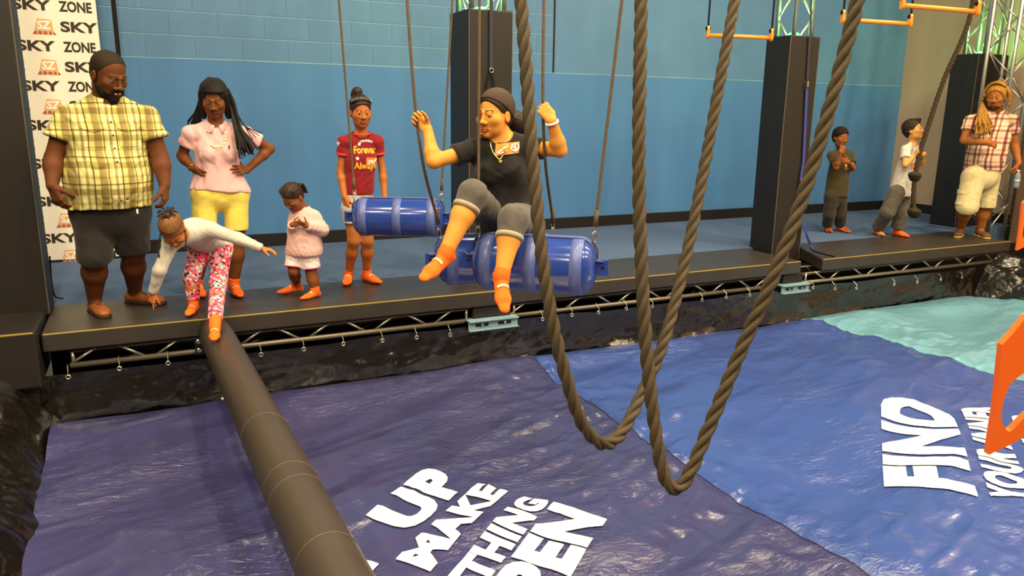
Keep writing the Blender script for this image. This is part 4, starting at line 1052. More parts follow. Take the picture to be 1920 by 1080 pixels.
def pants(p, g, m, cutf, r, name='shorts', waist=None, noise=None, h=.008, bell=1.0, lower=None, hem_r=None):
    """cutf: fraction of the thigh (<=1) or 1+fraction of the shin where each leg ends"""
    J = p.J; ops = [(o, c, k) for o, c, k in grow(p.torso, g)]; waist = waist if waist is not None else (J['pel']+unit(J['chest']-J['pel'])*.10, J['chest']-J['pel'])
    for S in 'RL':
        hp, kn, an = J['hp'+S], J['kn'+S], J['an'+S]; cf = cutf[S] if isinstance(cutf, dict) else cutf
        if cf <= 1:
            e = hp+(kn-hp)*cf; ops.append(('+', Cut(Cone(hp, hp+(kn-hp)*(cf+.15), r[0], r[1]), Half(e, kn-hp)), .03))
        else:
            e = kn+(an-kn)*(cf-1); ops.append(('+', Cut(Cone(hp, kn, r[0], r[1]), Half(e, an-kn)), .03)); ops.append(('+', Cut(Cone(kn, kn+(an-kn)*(cf-1+.12), r[1], r[2]), Half(e, an-kn)), .03))
    n = len(p.torso); ops = ops[:n]+[('&', Half(waist[0], waist[1]), .004)]+ops[n:]
    return piece(p.root, name, ops, m, h, noise)
def ground(px, py, dz): q = onz(px, py, P); return q+np.array((0, 0, dz+.006))
# ================================================================== people
UP = np.array((0, 0, 1.0))
def tilt(f, deg): f = unit(f); a = math.radians(deg); return f*math.cos(a)-UP*math.sin(a), UP*math.cos(a)+f*math.sin(a)
# ---- man in the checked shirt
def man_plaid():
    Y = 5.93; j = lambda x, y, dy=0: at(x, y, Y+dy)
    aR, aL = ground(180, 585, .088), ground(255, 568, .088)
    J = dict(pel=j(206, 388), chest=j(203, 262), neck=j(200, 190, .03), shR=j(127, 226), shL=j(272, 224), elR=j(101, 298, -.03), elL=j(301, 298, -.03), wrR=j(98, 348, -.12), wrL=j(309, 347, -.10),
             hpR=j(177, 398), hpL=j(240, 396), knR=at(177, 480, 5.86), knL=at(249, 472, 5.98), anR=aR, anL=aL)
    f = toward_cam(J['pel'], 8); l, _, u = frame(f)
    hf, hu = tilt(toward_cam(J['neck'], 34), 24)
    H = Head(at(204, 139, 5.88), hf, hu, .295, wide=1.06, nose=1.35, lip=1.25, jaw=1.1)
    D = dict(wH=.215, wW=.240, wC=.225, dpt=.74, rsh=.080, belly=.05, arm=(.076, .058, .060, .037), leg=(.125, .078, .080, .046), neck=.078)
    dn = -UP
    hR = unit(at(113, 388, Y-.14)-J['wrR']); hL = unit(at(311, 386, Y-.12)-J['wrL'])
    p = person('heavy-set man in yellow checked shirt and dark shorts standing before the banner', ((aR+aL)/2)*np.array((1, 1, 0))+UP*P, f, J, D, H, (100, 58, 31),
        hands=[(J['wrR'], hR, l*.7-f*.5, True, dict(curl=(.35, .45, .35), thumb=(.8, .6, .2), fat=1.25, spread=.12)), (J['wrL'], hL, -l*.7-f*.4, False, dict(curl=(.45, .6, .45), thumb=(.6, .8, .3), fat=1.25))],
        feet=[(aR, toward_cam(aR, 14), .27, None), (aL, toward_cam(aL, 52), .27, None)], h=.011, s=1.12, look=(0, .8, -.6), hand_h=.0048, head_h=.0038)
    ang = math.atan2(l[1], l[0])
    pm = plaid('yellow_check_cotton', ang, .165, .175,
        [(0, (226, 220, 164)), (.14, (238, 234, 192)), (.17, (168, 156, 104)), (.24, (182, 170, 116)), (.27, (238, 234, 194)), (.38, (228, 222, 164)), (.40, (112, 100, 66)), (.43, (112, 100, 66)), (.45, (222, 214, 146)), (.60, (212, 204, 136)), (.63, (150, 136, 90)), (.86, (166, 152, 104)), (.89, (224, 216, 154)), (.95, (124, 112, 74)), (1, (226, 220, 164))],
        [(0, (250, 248, 226)), (.20, (246, 244, 216)), (.23, (186, 178, 144)), (.44, (196, 188, 150)), (.47, (250, 246, 216)), (.58, (246, 242, 212)), (.60, (160, 150, 118)), (.64, (160, 150, 118)), (.66, (246, 242, 216)), (.85, (240, 236, 202)), (.88, (202, 194, 160)), (1, (250, 248, 226))])
    hem = at(205, 393, Y-.2)
    loose = [Cone(j(204, 330), j(206, 400), .258, .264, (f, .80))]
    s = shirt(p, .016, hem, -UP, .46, pm, .098, noise=fnoise(0.0083, 50, 4, (1, 1, .7)), loose=loose, arm_r=(.088, .102), neck_off=.02)
    bv = bvh_of(s)
    for q in (-1, 1):
        c = J['chest']+l*q*.105+u*.045
        o = stick_poly(s, bv, c, l, u, f, [(-.065, -.085), (.065, -.085), (.065, .05), (-.065, .05)], pm, 'pocket', .004)
        stick_poly(s, bv, c+u*.045, l, u, f, [(-.07, -.005), (-.045, -.022), (0, -.034), (.045, -.022), (.07, -.005), (.07, .022), (-.07, .022)], pm, 'pocket_flap', .009)
    stick_poly(s, bv, J['chest']+l*.004-u*.12, l, u, f, [(-.017, -.34), (.017, -.34), (.017, .27), (-.017, .27)], pm, 'placket', .005)
    for i in range(7):
        q = stick(bv, J['chest']+l*.004+u*(.12-.085*i), l, u, f, [(0, 0)], .006)[0]; MB().lathe(q, f, [(0, .006), (.003, .006), (.004, .004)], 10).build('button', M['ink'], s)
    for S, wr in (('R', J['elR']), ('L', J['elL'])):
        a = J['sh'+S]; d = unit(wr-a); c = a+(wr-a)*.45
        MB().lathe(c-d*.014, d, [(0, .099), (.001, .108), (.030, .110), (.032, .100)], 28).build('cuff', pm, s, True)
    collar(s, J['neck']+u*.035+f*.015, l, f, u, .104, .085, pm, .40, .05)
    sm = cloth('dark_charcoal_cotton', (36, 32, 31))
    pants(p, .012, sm, {'R': 1.03, 'L': 1.0}, (.146, .106, .106), noise=fnoise(0.0075, 36, 9))
    lm = mat('brown_leather', (150, 84, 40), .5, .4, var=(20, .12), bump=(60, .2, .003)); so = mat('dark_shoe_sole', (46, 32, 22), .7)
    for a, t in ((aR, toward_cam(aR, 14)), (aL, toward_cam(aL, 52))): loafer(p.root, a, t, .30, lm, so)
    # cropped hair and full beard
    hb = mat('short_black_hair', (40, 27, 16), .75, .25, var=(120, .2), bump=(240, .6, .003))
    piece(p.root, 'hair', hair_cap(H, .0018, (.070, .094), (-.002, -.02)), hb, .0045)
    S_ = H.s; bo = [('+', H.E(0, .022, -.078, .056, .060, .048).grow(.006), 0), ('+', Ell(H.P(0, .074, -.112), (.028*S_, .026*S_, .032*S_), H.ax), .02), ('+', Cone(H.P(-.07, .005, -.035), H.P(-.05, .04, -.085), .016*S_, .022*S_), .02), ('+', Cone(H.P(.07, .005, -.035), H.P(.05, .04, -.085), .016*S_, .022*S_), .02),
                     ('+', Cone(H.P(-.03, .088, -.062), H.P(.03, .088, -.062), .008*S_), .006), ('-', Ell(H.P(0, .105, -.073), (.026*S_, .03*S_, .010*S_), H.ax), .006), ('&', Half(H.P(0, .06, -.040), H.u-H.f*.35), .006)]
    piece(p.root, 'beard', bo, mat('black_beard', (24, 16, 12), .8, .2, bump=(260, .6, .003)), .0045)
    MB().tube([H.P(-.015, .096, -.0722), H.P(0, .0985, -.0727), H.P(.015, .096, -.0722)], .0035*S_, 6).build('teeth', M['teeth'], p.root, True)
    # white drawstring tip below the shirt
    q = at(257, 392, Y-.2); MB().tube([q, q-UP*.03], .006, 6).build('drawstring', M['white'], p.root)
def loafer(root, ankle, toe, L, m, so, moc=True):
    d = unit(toe); s = L/.25; a = np.asarray(ankle, float); sd = np.cross(d, UP); bz = P
    g = lambda x, y, z: np.array((a[0], a[1], bz))+d*x*s+sd*y*s+UP*z*s
    r = MB()
    ops = [('+', Cone(g(-.035, 0, .040), g(.05, 0, .034), .036*s, .036*s), .02), ('+', Cone(g(.05, 0, .034), g(.15, 0, .030), .036*s, .038*s, (UP, .80)), .02), ('+', Cone(g(.13, 0, .028), g(.175, 0, .026), .040*s, .034*s, (UP, .62)), .02), ('+', Cone(g(-.035, 0, .045), g(-.03, 0, .062), .034*s, .030*s), .01),
           ('-', Cone(g(-.012, 0, .085), g(.035, 0, .11), .026*s, .036*s), .006), ('&', Half(g(0, 0, .010), -UP), .003)]
    o = piece(root, 'shoe', ops, m, .0055)
    ops = [('+', Cone(g(-.035, 0, .010), g(.06, 0, .010), .039*s, .038*s), .02), ('+', Cone(g(.06, 0, .010), g(.172, 0, .010), .040*s, .038*s), .02), ('&', Half(g(0, 0, .016), UP), 0), ('&', Half(g(0, 0, .001), -UP), 0)]
    piece(o, 'sole', ops, so, .006)
    if moc:
        t = np.linspace(-2.2, 2.2, 20); bv = bvh_of(o); pts = []
        for q in t:
            pp = g(.115+.055*math.cos(q), .024*math.sin(q), .2); h = bv.ray_cast(Vector(pp), Vector((0, 0, -1)), .4)
            if h[0] is not None: pts.append(np.array(h[0])+UP*.001)
        if len(pts) > 3: MB().tube(pts, .0028*s, 5).build('stitching', m, o, True)
    return o
man_plaid()

# ---- young woman in the pink polo
def woman_pink():
    Y = 6.22; j = lambda x, y, dy=0: at(x, y, Y+dy)
    aR, aL = ground(371, 551, .074), ground(440, 551, .074)
    J = dict(pel=j(411, 352), chest=j(407, 278), neck=j(404, 232, .01), shR=j(357, 251), shL=j(461, 253), elR=j(341, 292, .06), elL=j(506, 279, .06), wrR=j(362, 316, -.02), wrL=j(463, 319, -.02),
             hpR=j(385, 360), hpL=j(441, 360), knR=j(382, 448), knL=j(445, 448), anR=aR, anL=aL)
    f = toward_cam(J['pel'], 4); l, _, u = frame(f)
    hf, hu = tilt(toward_cam(J['neck'], -6), 22)
    H = Head(at(401, 184, Y-.05), hf, hu, .262, wide=.98, nose=1.15, lip=1.2, full=1.12, kid=.25)
    D = dict(wH=.158, wW=.132, wC=.140, dpt=.72, rsh=.050, bust=.060, arm=(.046, .036, .038, .026), leg=(.092, .060, .060, .036), neck=.050, k=.03)
    hR = unit(j(368, 330, -.14)-J['wrR']); hL = unit(j(434, 317, -.16)-J['wrL'])
    p = person('young woman in pink polo shirt and yellow shorts with hands on her hips', ((aR+aL)/2)*np.array((1, 1, 0))+UP*P, f, J, D, H, (116, 68, 36),
        hands=[(J['wrR'], unit(UP*-.6+f*.5+l*.55), l, True, dict(curl=(.3, .4, .3), thumb=(.3, .7, .1), tcurl=.1)), (J['wrL'], hL, -UP*.35-f*.9+l*.1, False, dict(curl=(.18, .25, .2), thumb=(.9, .35, .0), tcurl=.15, spread=.12))],
        feet=[(aR, toward_cam(aR, 10), .235, None), (aL, toward_cam(aL, 12), .235, None)], h=.0095, s=.98, look=(-.1, .8, -.6))
    pk = cloth('pale_pink_pique', (216, 170, 172), var=(40, .05), bump=(420, .35, .002))
    loose = [Cone(j(408, 315), j(413, 366), .150, .200, (f, .74))]
    s = shirt(p, .012, at(413, 359, Y-.1), unit(-UP-l*.10), .50, pk, .064, loose=loose, noise=fnoise(0.0083, 50, 12), arm_r=(.054, .068), neck_off=.012)
    collar(s, J['neck']+u*.020+f*.012, l, f, u, .068, .065, pk, .30, .05)
    bv = bvh_of(s)
    stick_poly(s, bv, J['chest']+u*.06-l*.006, l, u, f, [(-.013, -.07), (.013, -.07), (.013, .06), (-.013, .06)], pk, 'placket', .004)
    for i in range(2):
        q = stick(bv, J['chest']+u*(.075-.05*i)-l*.006, l, u, f, [(0, 0)], .006)[0]; MB().lathe(q, f, [(0, .005), (.003, .005), (.004, .003)], 10).build('button', M['white'], s)
    c = J['chest']+l*.075+u*.012
    stick_poly(s, bv, c, l, u, f, [(-.006, -.014), (.004, -.014), (.003, -.004), (.010, .002), (.004, .006), (.005, .016), (-.003, .016), (-.006, .004)], M['ink'], 'chest_emblem', .003)
    bd = MB(); bmz = mat('gold_bead', (240, 190, 120), .3, .5, .4); k = 0
    neck = tag(MB().add(*uv_ball(J['neck'], (.001, .001, .001), np.eye(3), 6, 3)).build('necklace', bmz, p.root), None)
    pts = spline([J['chest']+u*.115+l*.062, J['chest']+u*.07+l*.055, J['chest']+u*.02+l*.030, J['chest']+u*.012-l*.02, J['chest']+u*.03-l*.05], 6)
    for q in pts:
        w = stick(bv, q, l, u, f, [(0, 0)], .006)[0]; V, F = uv_ball(w, (.0075, .005, .0075), np.array([l, f, u]), 8, 5); MB().add(V, F).build('bead', bmz if k % 3 else M['white'], neck, True); k += 1
    # bracelet
    d = unit(J['wrR']-J['elR']); MB().torus(J['wrR']-d*.012, d, .031, .0055, 20, 6).build('bracelet', mat('gold', (230, 180, 80), .25, .5, 1.0), p.root, True)
    ym = cloth('bright_yellow_twill', (232, 214, 98), var=(30, .04)); pants(p, .010, ym, .80, (.096, .086), noise=fnoise(0.0045, 44, 5))
    for a, t, kn in ((aR, toward_cam(aR, 10), J['knR']), (aL, toward_cam(aL, 12), J['knL'])): sock(p.root, a, t, .24, a+(kn-a)*.14, .041)
    # long braids swept over the left shoulder
    hm = M['hair_black']; piece(p.root, 'hair', hair_cap(H, .008, (.076, .086), (.030, -.13), [('+', Cone(H.P(q*.073, .004, .03), H.P(q*.084, -.012, -.13), .027*H.s, .024*H.s), .02) for q in (-1, 1)]), hm, .005)
    comb(p.root, H, arc_fan(30, 1.75, .088, .006), (.074, -.045, .028), hm, .012, .0075)
    br = MB(); rng = random.Random(3)
    def strand(pts, r0, r1):
        q = spline(pts, 7); br.tube(q, np.linspace(r0, r1, len(q)), 6)
    for i in range(34):
        t = i/33; a0 = H.P(.045+.03*rng.random(), -.04+.06*rng.random(), .075-.05*t); e = j(446+34*t+rng.uniform(-6, 6), 268+18*rng.random()+ (10 if t > .5 else 0), -.16-.04*rng.random())
        m1 = H.P(.100+.02*t, -.02, .035-.05*t); m2 = j(436+14*t, 222+14*t, -.02-.06*t); strand([a0, m1, m2, m2+(e-m2)*.55+f*.03, e], .0125, .006)
    for i in range(10):
        t = i/9; e = j(449+9*t, 285+rng.uniform(0, 16), -.19); strand([H.P(.07, 0, .04), H.P(.098, 0, -.03), j(438+6*t, 235, -.10), e], .007, .003)
    for i in range(4):
        e = j(474+6*i, 262-4*i, -.12); strand([H.P(.08, -.01, .05), j(440, 205, -.02), j(458, 235, -.10), e], .006, .003)
    for i in range(18):
        t = i/17; e = j(352+22*t+rng.uniform(-2, 2), 230+rng.uniform(-3, 10)+6*t, .09); strand([H.P(-.04-.02*rng.random(), -.02, .08-.03*t), H.P(-.088, -.015, .0), j(367+10*t, 208, .05), e], .012, .006)
    br.build('braids', hm, p.root, True)
woman_pink()
# ---- child bending down, stepping on the beam
def child_bending():
    j = at
    aR = ground(364, 586, .062); bt = onz(404, 628, .572); aL = bt+UP*.058
    J = dict(pel=j(398, 452, 5.90), chest=j(368, 436, 5.74), neck=j(345, 438, 5.62), shR=j(321, 455, 5.64), shL=j(393, 430, 5.62), elR=j(299, 507, 5.60), elL=j(446, 447, 5.56), wrR=j(287, 549, 5.66), wrL=j(491, 466, 5.52),
             hpR=j(376, 466, 5.88), hpL=j(415, 464, 5.86), knR=j(359, 520, 5.78), knL=j(409, 532, 5.66), anR=aR, anL=aL)
    f = unit(toward_cam(J['pel'], -10)-UP*.9); fh = toward_cam(J['pel'], -14); l = frame(fh)[0]
    hf, hu = tilt(toward_cam(J['neck'], -6), 58)
    H = Head(j(324, 432, 5.52), unit(hf+l*.05), unit(hu-l*.10), .225, wide=1.02, nose=1.1, lip=1.1, full=1.12, kid=.9)
    D = dict(wH=.105, wW=.105, wC=.110, dpt=.74, rsh=.042, arm=(.035, .029, .029, .021), leg=(.068, .046, .046, .031), neck=.042, k=.035)
    hR = unit(j(280, 585, 5.66)-J['wrR']); hL = unit(j(516, 470, 5.48)-J['wrL'])
    p = person('child in white long-sleeved top and floral leggings bending to step onto the beam', ((aR+aL)/2)*np.array((1, 1, 0))+UP*P, unit(-UP+fh*.35), J, D, H, (190, 116, 60),
        hands=[(J['wrR'], hR, -fh*.8+l*.5, True, dict(curls=[(.1, .12, .1), (.55, .7, .5), (.7, .8, .6), (.7, .8, .6)], thumb=(.5, .8, .4))), (J['wrL'], hL, -UP, False, dict(curl=(.3, .45, .35), thumb=(.6, .7, .3)))],
        feet=[(aR, toward_cam(aR, -16), .185, None), (aL, toward_cam(aL, -4), .185, None)], h=.0085, s=.72, look=(0, .9, -.3), hand_h=.0034, head_h=.0032)
    wm = cloth('white_cotton_jersey', (198, 194, 182), var=(30, .04)); hemn = unit(J['pel']-J['chest'])
    ops = grow(p.torso, .010)+[('+', Cone(J['chest'], J['pel'], .118, .128, (unit(-UP+fh*.3), .8)), .04)]
    for S in 'RL':
        a, b, c = J['sh'+S], J['el'+S], J['wr'+S]; ops += [('+', Cone(a, b, .050, .041), .03), ('+', Cut(Cone(b, c+(c-b)*.1, .041, .030), Half(c-(c-b)*.02, c-b)), .02)]
    ops += [('&', Half(J['pel']+hemn*.015, hemn), .005), ('-', Cone(J['neck']+unit(J['neck']-J['chest'])*.01, J['neck']+unit(J['neck']-J['chest'])*.2, .046, .07), .008)]
    s = piece(p.root, 'top', ops, wm, .0065, fnoise(0.0067, 75, 7))
    fm = speckle('floral_leggings_print', [(0, (232, 84, 128)), (.30, (246, 150, 176)), (.46, (196, 42, 84)), (.58, (150, 206, 196)), (.72, (60, 44, 52)), (.82, (250, 222, 214)), (.92, (228, 96, 60))], 62)
    pants(p, .009, fm, {'R': 1.86, 'L': 1.84}, (.080, .056, .044), 'leggings', noise=fnoise(0.0045, 90, 15), h=.0065)
    for a, t, kn in ((aR, toward_cam(aR, -16), J['knR']), (aL, toward_cam(aL, -4), J['knL'])): sock(p.root, a, t, .19, a+(kn-a)*.20, .034)
    hm = mat('light_brown_hair', (128, 84, 42), .55, .4, var=(60, .2), bump=(120, .5, .004))
    piece(p.root, 'hair', hair_cap(H, .0065, (.080, .066), (-.005, -.03)), hm, .0045)
    comb(p.root, H, arc_fan(26, 2.3, .088, .030), (0, -.05, .085), hm, .008, .0055)
    br = MB(); rng = random.Random(8); tp = H.P(-.005, -.06, .118)
    br.add(*uv_ball(tp, (.030, .026, .026), H.ax, 12, 8)); bd = mat('dark_beads', (40, 28, 24), .35)
    for i in range(9):
        a = i/9*6.28; e = tp+H.l*math.cos(a)*.062+UP*(.012+.010*rng.random())+H.f*math.sin(a)*.045; q = spline([tp, tp+(e-tp)*.6+UP*.022, e], 5); br.tube(q, .0065, 6)
    br.build('puff', M['hair_brown'], p.root, True)
    for q, (ex, ey) in ((-1, (297, 482)), (1, (347, 466))):
        a0 = H.P(q*.082, .015, .0); e = j(ex, ey, 5.50)
        for k in range(2): 
            w = resample(spline([a0, (a0+e)/2+l*q*.006, e+l*.006*k], 6), .011); mb = MB()
            for z in w: mb.add(*uv_ball(z, (.006, .006, .006), np.eye(3), 7, 5))
            mb.build('beaded_braid', bd, p.root, True)
child_bending()
# ---- toddler
def toddler():
    Y = 5.92; j = lambda x, y, dy=0: at(x, y, Y+dy)
    aR, aL = ground(557, 549, .060), ground(592, 558, .051)
    J = dict(pel=j(567, 468), chest=j(572, 420), neck=j(567, 394), shR=j(556, 408, .05), shL=j(588, 408, -.05), elR=j(552, 434, .04), elL=j(605, 431, -.09), wrR=j(548, 421, -.10), wrL=j(575, 423, -.16),
             hpR=j(555, 474, .03), hpL=j(579, 474, -.03), knR=j(551, 508, 0), knL=j(584, 513, -.04), anR=aR, anL=aL)
    f = toward_cam(J['pel'], -46); l, _, u = frame(f); hf, hu = tilt(toward_cam(J['neck'], -42), 40)
    H = Head(j(549, 369, -.03), hf, hu, .205, wide=1.04, nose=1.05, lip=1.1, full=1.18, kid=1.0)
    D = dict(wH=.098, wW=.098, wC=.100, dpt=.82, rsh=.038, arm=(.033, .028, .028, .021), leg=(.058, .040, .040, .030), neck=.040, k=.03)
    p = person('toddler in pale pink sweatshirt clasping hands at the chest while looking down', ((aR+aL)/2)*np.array((1, 1, 0))+UP*P, f, J, D, H, (130, 76, 42),
        hands=[(J['wrR'], unit(l*.9+UP*.2-f*.15), -f, True, dict(curl=(.5, .8, .6))), (J['wrL'], unit(j(559, 417, -.17)-J['wrL']), -f, False, dict(curl=(.5, .8, .6)))],
        feet=[(aR, toward_cam(aR, -72), .155, unit(-UP+.12*toward_cam(aR, -72))), (aL, toward_cam(aL, -52), .15, None)], h=.0078, s=.56, look=(0, .9, -.3), hand_h=.003, head_h=.0032)
    pk = cloth('pale_pink_fleece', (216, 176, 172), var=(30, .05))
    ops = grow(p.torso, .014)+[('+', Cone(j(571, 425), j(572, 465), .112, .142, (f, .88)), .04)]
    for S in 'RL':
        a, b, c = J['sh'+S], J['el'+S], J['wr'+S]; ops += [('+', Cone(a, b, .052, .046), .03), ('+', Cut(Cone(b, c+(c-b)*.1, .045, .034), Half(c-(c-b)*.02, c-b)), .02)]
    ops += [('&', Half(j(572, 477), -UP), .012), ('-', Cone(J['neck']+UP*.012, J['neck']+UP*.2, .043, .07), .008)]
    piece(p.root, 'sweatshirt', ops, pk, .006, fnoise(0.0067, 70, 21))
    sm = speckle('white_floral_cotton', [(0, (240, 224, 222)), (.6, (228, 196, 204)), (.78, (200, 196, 206)), (.9, (244, 236, 232))], 90)
    so = pants(p, .008, sm, {'R': .78, 'L': .70}, (.068, .078), noise=fnoise(.0035, 80, 3), h=.0065)
    for S in 'RL':
        hp, kn = J['hp'+S], J['kn'+S]; cf = {'R': .78, 'L': .70}[S]; MB().torus(hp+(kn-hp)*cf, kn-hp, .074, .005, 26, 6).build('hem_trim', mat('hot_pink_trim', (240, 100, 150), .8), so, True)
    sock(p.root, aR, toward_cam(aR, -72), .185, aR+(J['knR']-aR)*.25, .033, unit(-UP+.12*toward_cam(aR, -72))); sock(p.root, aL, toward_cam(aL, -52), .165, aL+(J['knL']-aL)*.22, .033)
    hm = M['hair_brown']; o = piece(p.root, 'hair', hair_cap(H, .006, (.080, .064), (-.005, -.04)), hm, .0045)
    br = MB()
    for i in range(7):                        # cornrows over the crown
        x = (i-3)*.021; q = [H.P(x*1.0, .066-abs(x)*.4, .078-abs(x)*.25), H.P(x*1.25, .02, .122-abs(x)*.55), H.P(x*1.3, -.05, .112-abs(x)*.55), H.P(x*1.15, -.105, .06), H.P(x, -.118, .0), H.P(x, -.105, -.05)]
        br.tube(spline(q, 7), .0085*H.s, 6)
    br.build('cornrows', hm, p.root, True)
toddler()

# ---- girl in the maroon shirt
def girl_maroon():
    Y = 6.20; j = lambda x, y, dy=0: at(x, y, Y+dy)
    aR, aL = ground(654, 529, .069), ground(688, 528, .069)
    J = dict(pel=j(672, 388), chest=j(675, 300), neck=j(677, 249, .01), shR=j(644, 266), shL=j(708, 265), elR=j(638, 322, .03), elL=j(717, 320, .03), wrR=j(646, 369, -.04), wrL=j(721, 368, -.02),
             hpR=j(659, 392), hpL=j(687, 392), knR=j(663, 452), knL=j(689, 452), anR=aR, anL=aL)
    f = toward_cam(J['pel'], 6); l, _, u = frame(f); hf, hu = tilt(toward_cam(J['neck'], 14), 9)
    H = Head(j(676, 209, -.03), hf, hu, .245, wide=.98, nose=.98, lip=1.1, full=1.14, kid=.6)
    D = dict(wH=.115, wW=.105, wC=.118, dpt=.70, rsh=.040, arm=(.035, .028, .030, .022), leg=(.070, .048, .047, .031), neck=.043, k=.028)
    p = person('girl in maroon slogan shirt with hair in a bun standing behind a drum swing', ((aR+aL)/2)*np.array((1, 1, 0))+UP*P, f, J, D, H, (180, 108, 54),
        hands=[(J['wrR'], unit(j(652, 396, -.06)-J['wrR']), l*.7-f*.5, True, dict(curl=(.5, .7, .5), thumb=(.5, .8, .3))), (J['wrL'], unit(-UP-l*.1), -l, False, dict(curl=(.4, .5, .4)))],
        feet=[(aR, toward_cam(aR, -8), .22, None), (aL, toward_cam(aL, 38), .22, None)], h=.009, s=.86, look=(.05, .95, -.15))
    mm = cloth('maroon_jersey', (132, 22, 34), var=(50, .05)); tr = mat('coral_trim', (206, 60, 62), .8)
    s = shirt(p, .010, j(674, 363), -UP, .42, mm, .058, noise=fnoise(0.0060, 60, 31), arm_r=(.042, .048), neck_off=.004)
    bv = bvh_of(s); yl = mat('gold_print', (240, 176, 40), .6); wh = M['white']
    up_ = unit(J['neck']-J['chest'])
    pts = []
    for a in np.linspace(0, 2*np.pi, 36, endpoint=False):
        pts.append(J['neck']+up_*(.010-.026*(1+math.cos(a))/2)+f*(.018+.066*math.cos(a)*.95)+l*math.sin(a)*.066)
    MB().tube(pts, 1.0, prof=np.array([(-.008, -.004), (.008, -.004), (.008, .004), (-.008, .004)]), closed=True, up=up_).build('neckband', tr, s, True)
    for S in 'RL':
        a, b = J['sh'+S], J['el'+S]; d = unit(b-a); MB().lathe(a+(b-a)*.42-d*.014, d, [(0, .046), (.001, .0505), (.018, .0515), (.019, .046)], 26).build('sleeve_band', tr, s, True)
    c = J['chest']+f*.05
    stick_text(s, bv, 'Forever', j(683, 280), l, u, f, .185, .062, yl, .035); stick_text(s, bv, 'Always', j(683, 311), l, u, f, .185, .070, yl, .035)
    stick_text(s, bv, 'YOURSELF', j(685, 266), l, u, f, .105, .018, wh, .02, arc=.012)
    stick_poly(s, bv, j(672, 269), l, u, f, [(-.013, -.01), (.006, -.016), (.013, .006), (-.004, .012)], wh)
    stick_poly(s, bv, j(668, 296), l, u, f, [(x*.018, y*.018) for x, y in star()], wh)
    lab = stick_poly(s, bv, j(696, 302), l, u, f, [(-.055, -.032), (.045, -.028), (.050, .032), (-.052, .034)], mat('orange_sticker', (236, 128, 40), .5), 'sticker', .005)
    for k, (a, b_, cc) in enumerate((((-.045, -.022), (-.01, -.004), (.005, .012)), ((.0, -.02), (.02, .004), (.035, .02)), ((-.04, .0), (-.02, .008), (.0, .004)))):
        q = stick(bv, j(696, 302), l, u, f, [a, b_, cc], .007); MB().tube(q, .0045, 5).build('sticker_mark', wh, lab)
    fs = unit(f*.3-l); 
    stick_poly(s, bv, J['shR']+(J['elR']-J['shR'])*.05, unit(np.cross(UP, fs)), UP, unit(f*.55-l*.85), [(x*.028, y*.028) for x, y in star()], wh)
    dn = mat('pale_denim', (176, 178, 182), .85, .2, var=(50, .12), bump=(300, .3, .002)); pants(p, .008, dn, .42, (.080, .080), noise=fnoise(0.0045, 60, 8))
    for a, t, kn in ((aR, toward_cam(aR, -8), J['knR']), (aL, toward_cam(aL, 38), J['knL'])): sock(p.root, a, t, .225, a+(kn-a)*.12, .035)
    hm = M['hair_brown']; piece(p.root, 'hair', hair_cap(H, .007, (.082, .068), (-.005, -.05), [('+', Ell(H.P(-.015, -.05, .145), (.042, .042, .040), H.ax), .012), ('+', Ell(H.P(-.035, -.06, .12), (.03, .035, .035), H.ax), .015)]), hm, .005, fnoise(0.0045, 120, 2))
    comb(p.root, H, arc_fan(26, 2.4, .088, .030), (-.012, -.035, .09), hm, .009, .0055)
    hb = []
    for a in np.linspace(-1.5, 1.5, 24): hb.append(H.P(.088*math.sin(a), .070*math.cos(a)-.008, .104*math.cos(a)*.45+.062))
    o = MB().tube(hb, 1.0, prof=np.array([(-.014, -.003), (.014, -.003), (.014, .003), (-.014, .003)])*H.s, up=H.u).build('headband', mat('black_band', (24, 20, 20), .6), p.root, True)
    k = 0
    for q in hb[3:-3]:
        for dz in (-.006, .006):
            q2 = q+H.u*dz+unit(q-H.P(0, 0, .06))*.004; MB().add(*uv_ball(q2, (.0042, .0042, .0042), np.eye(3), 6, 4)).build('sequin', M['grommet'], o, True)
    MB().torus(H.P(-.018, -.048, .122), H.u, .028, .008, 18, 6).build('hair_tie', mat('red_hair_tie', (150, 30, 40), .7), p.root, True)
girl_maroon()
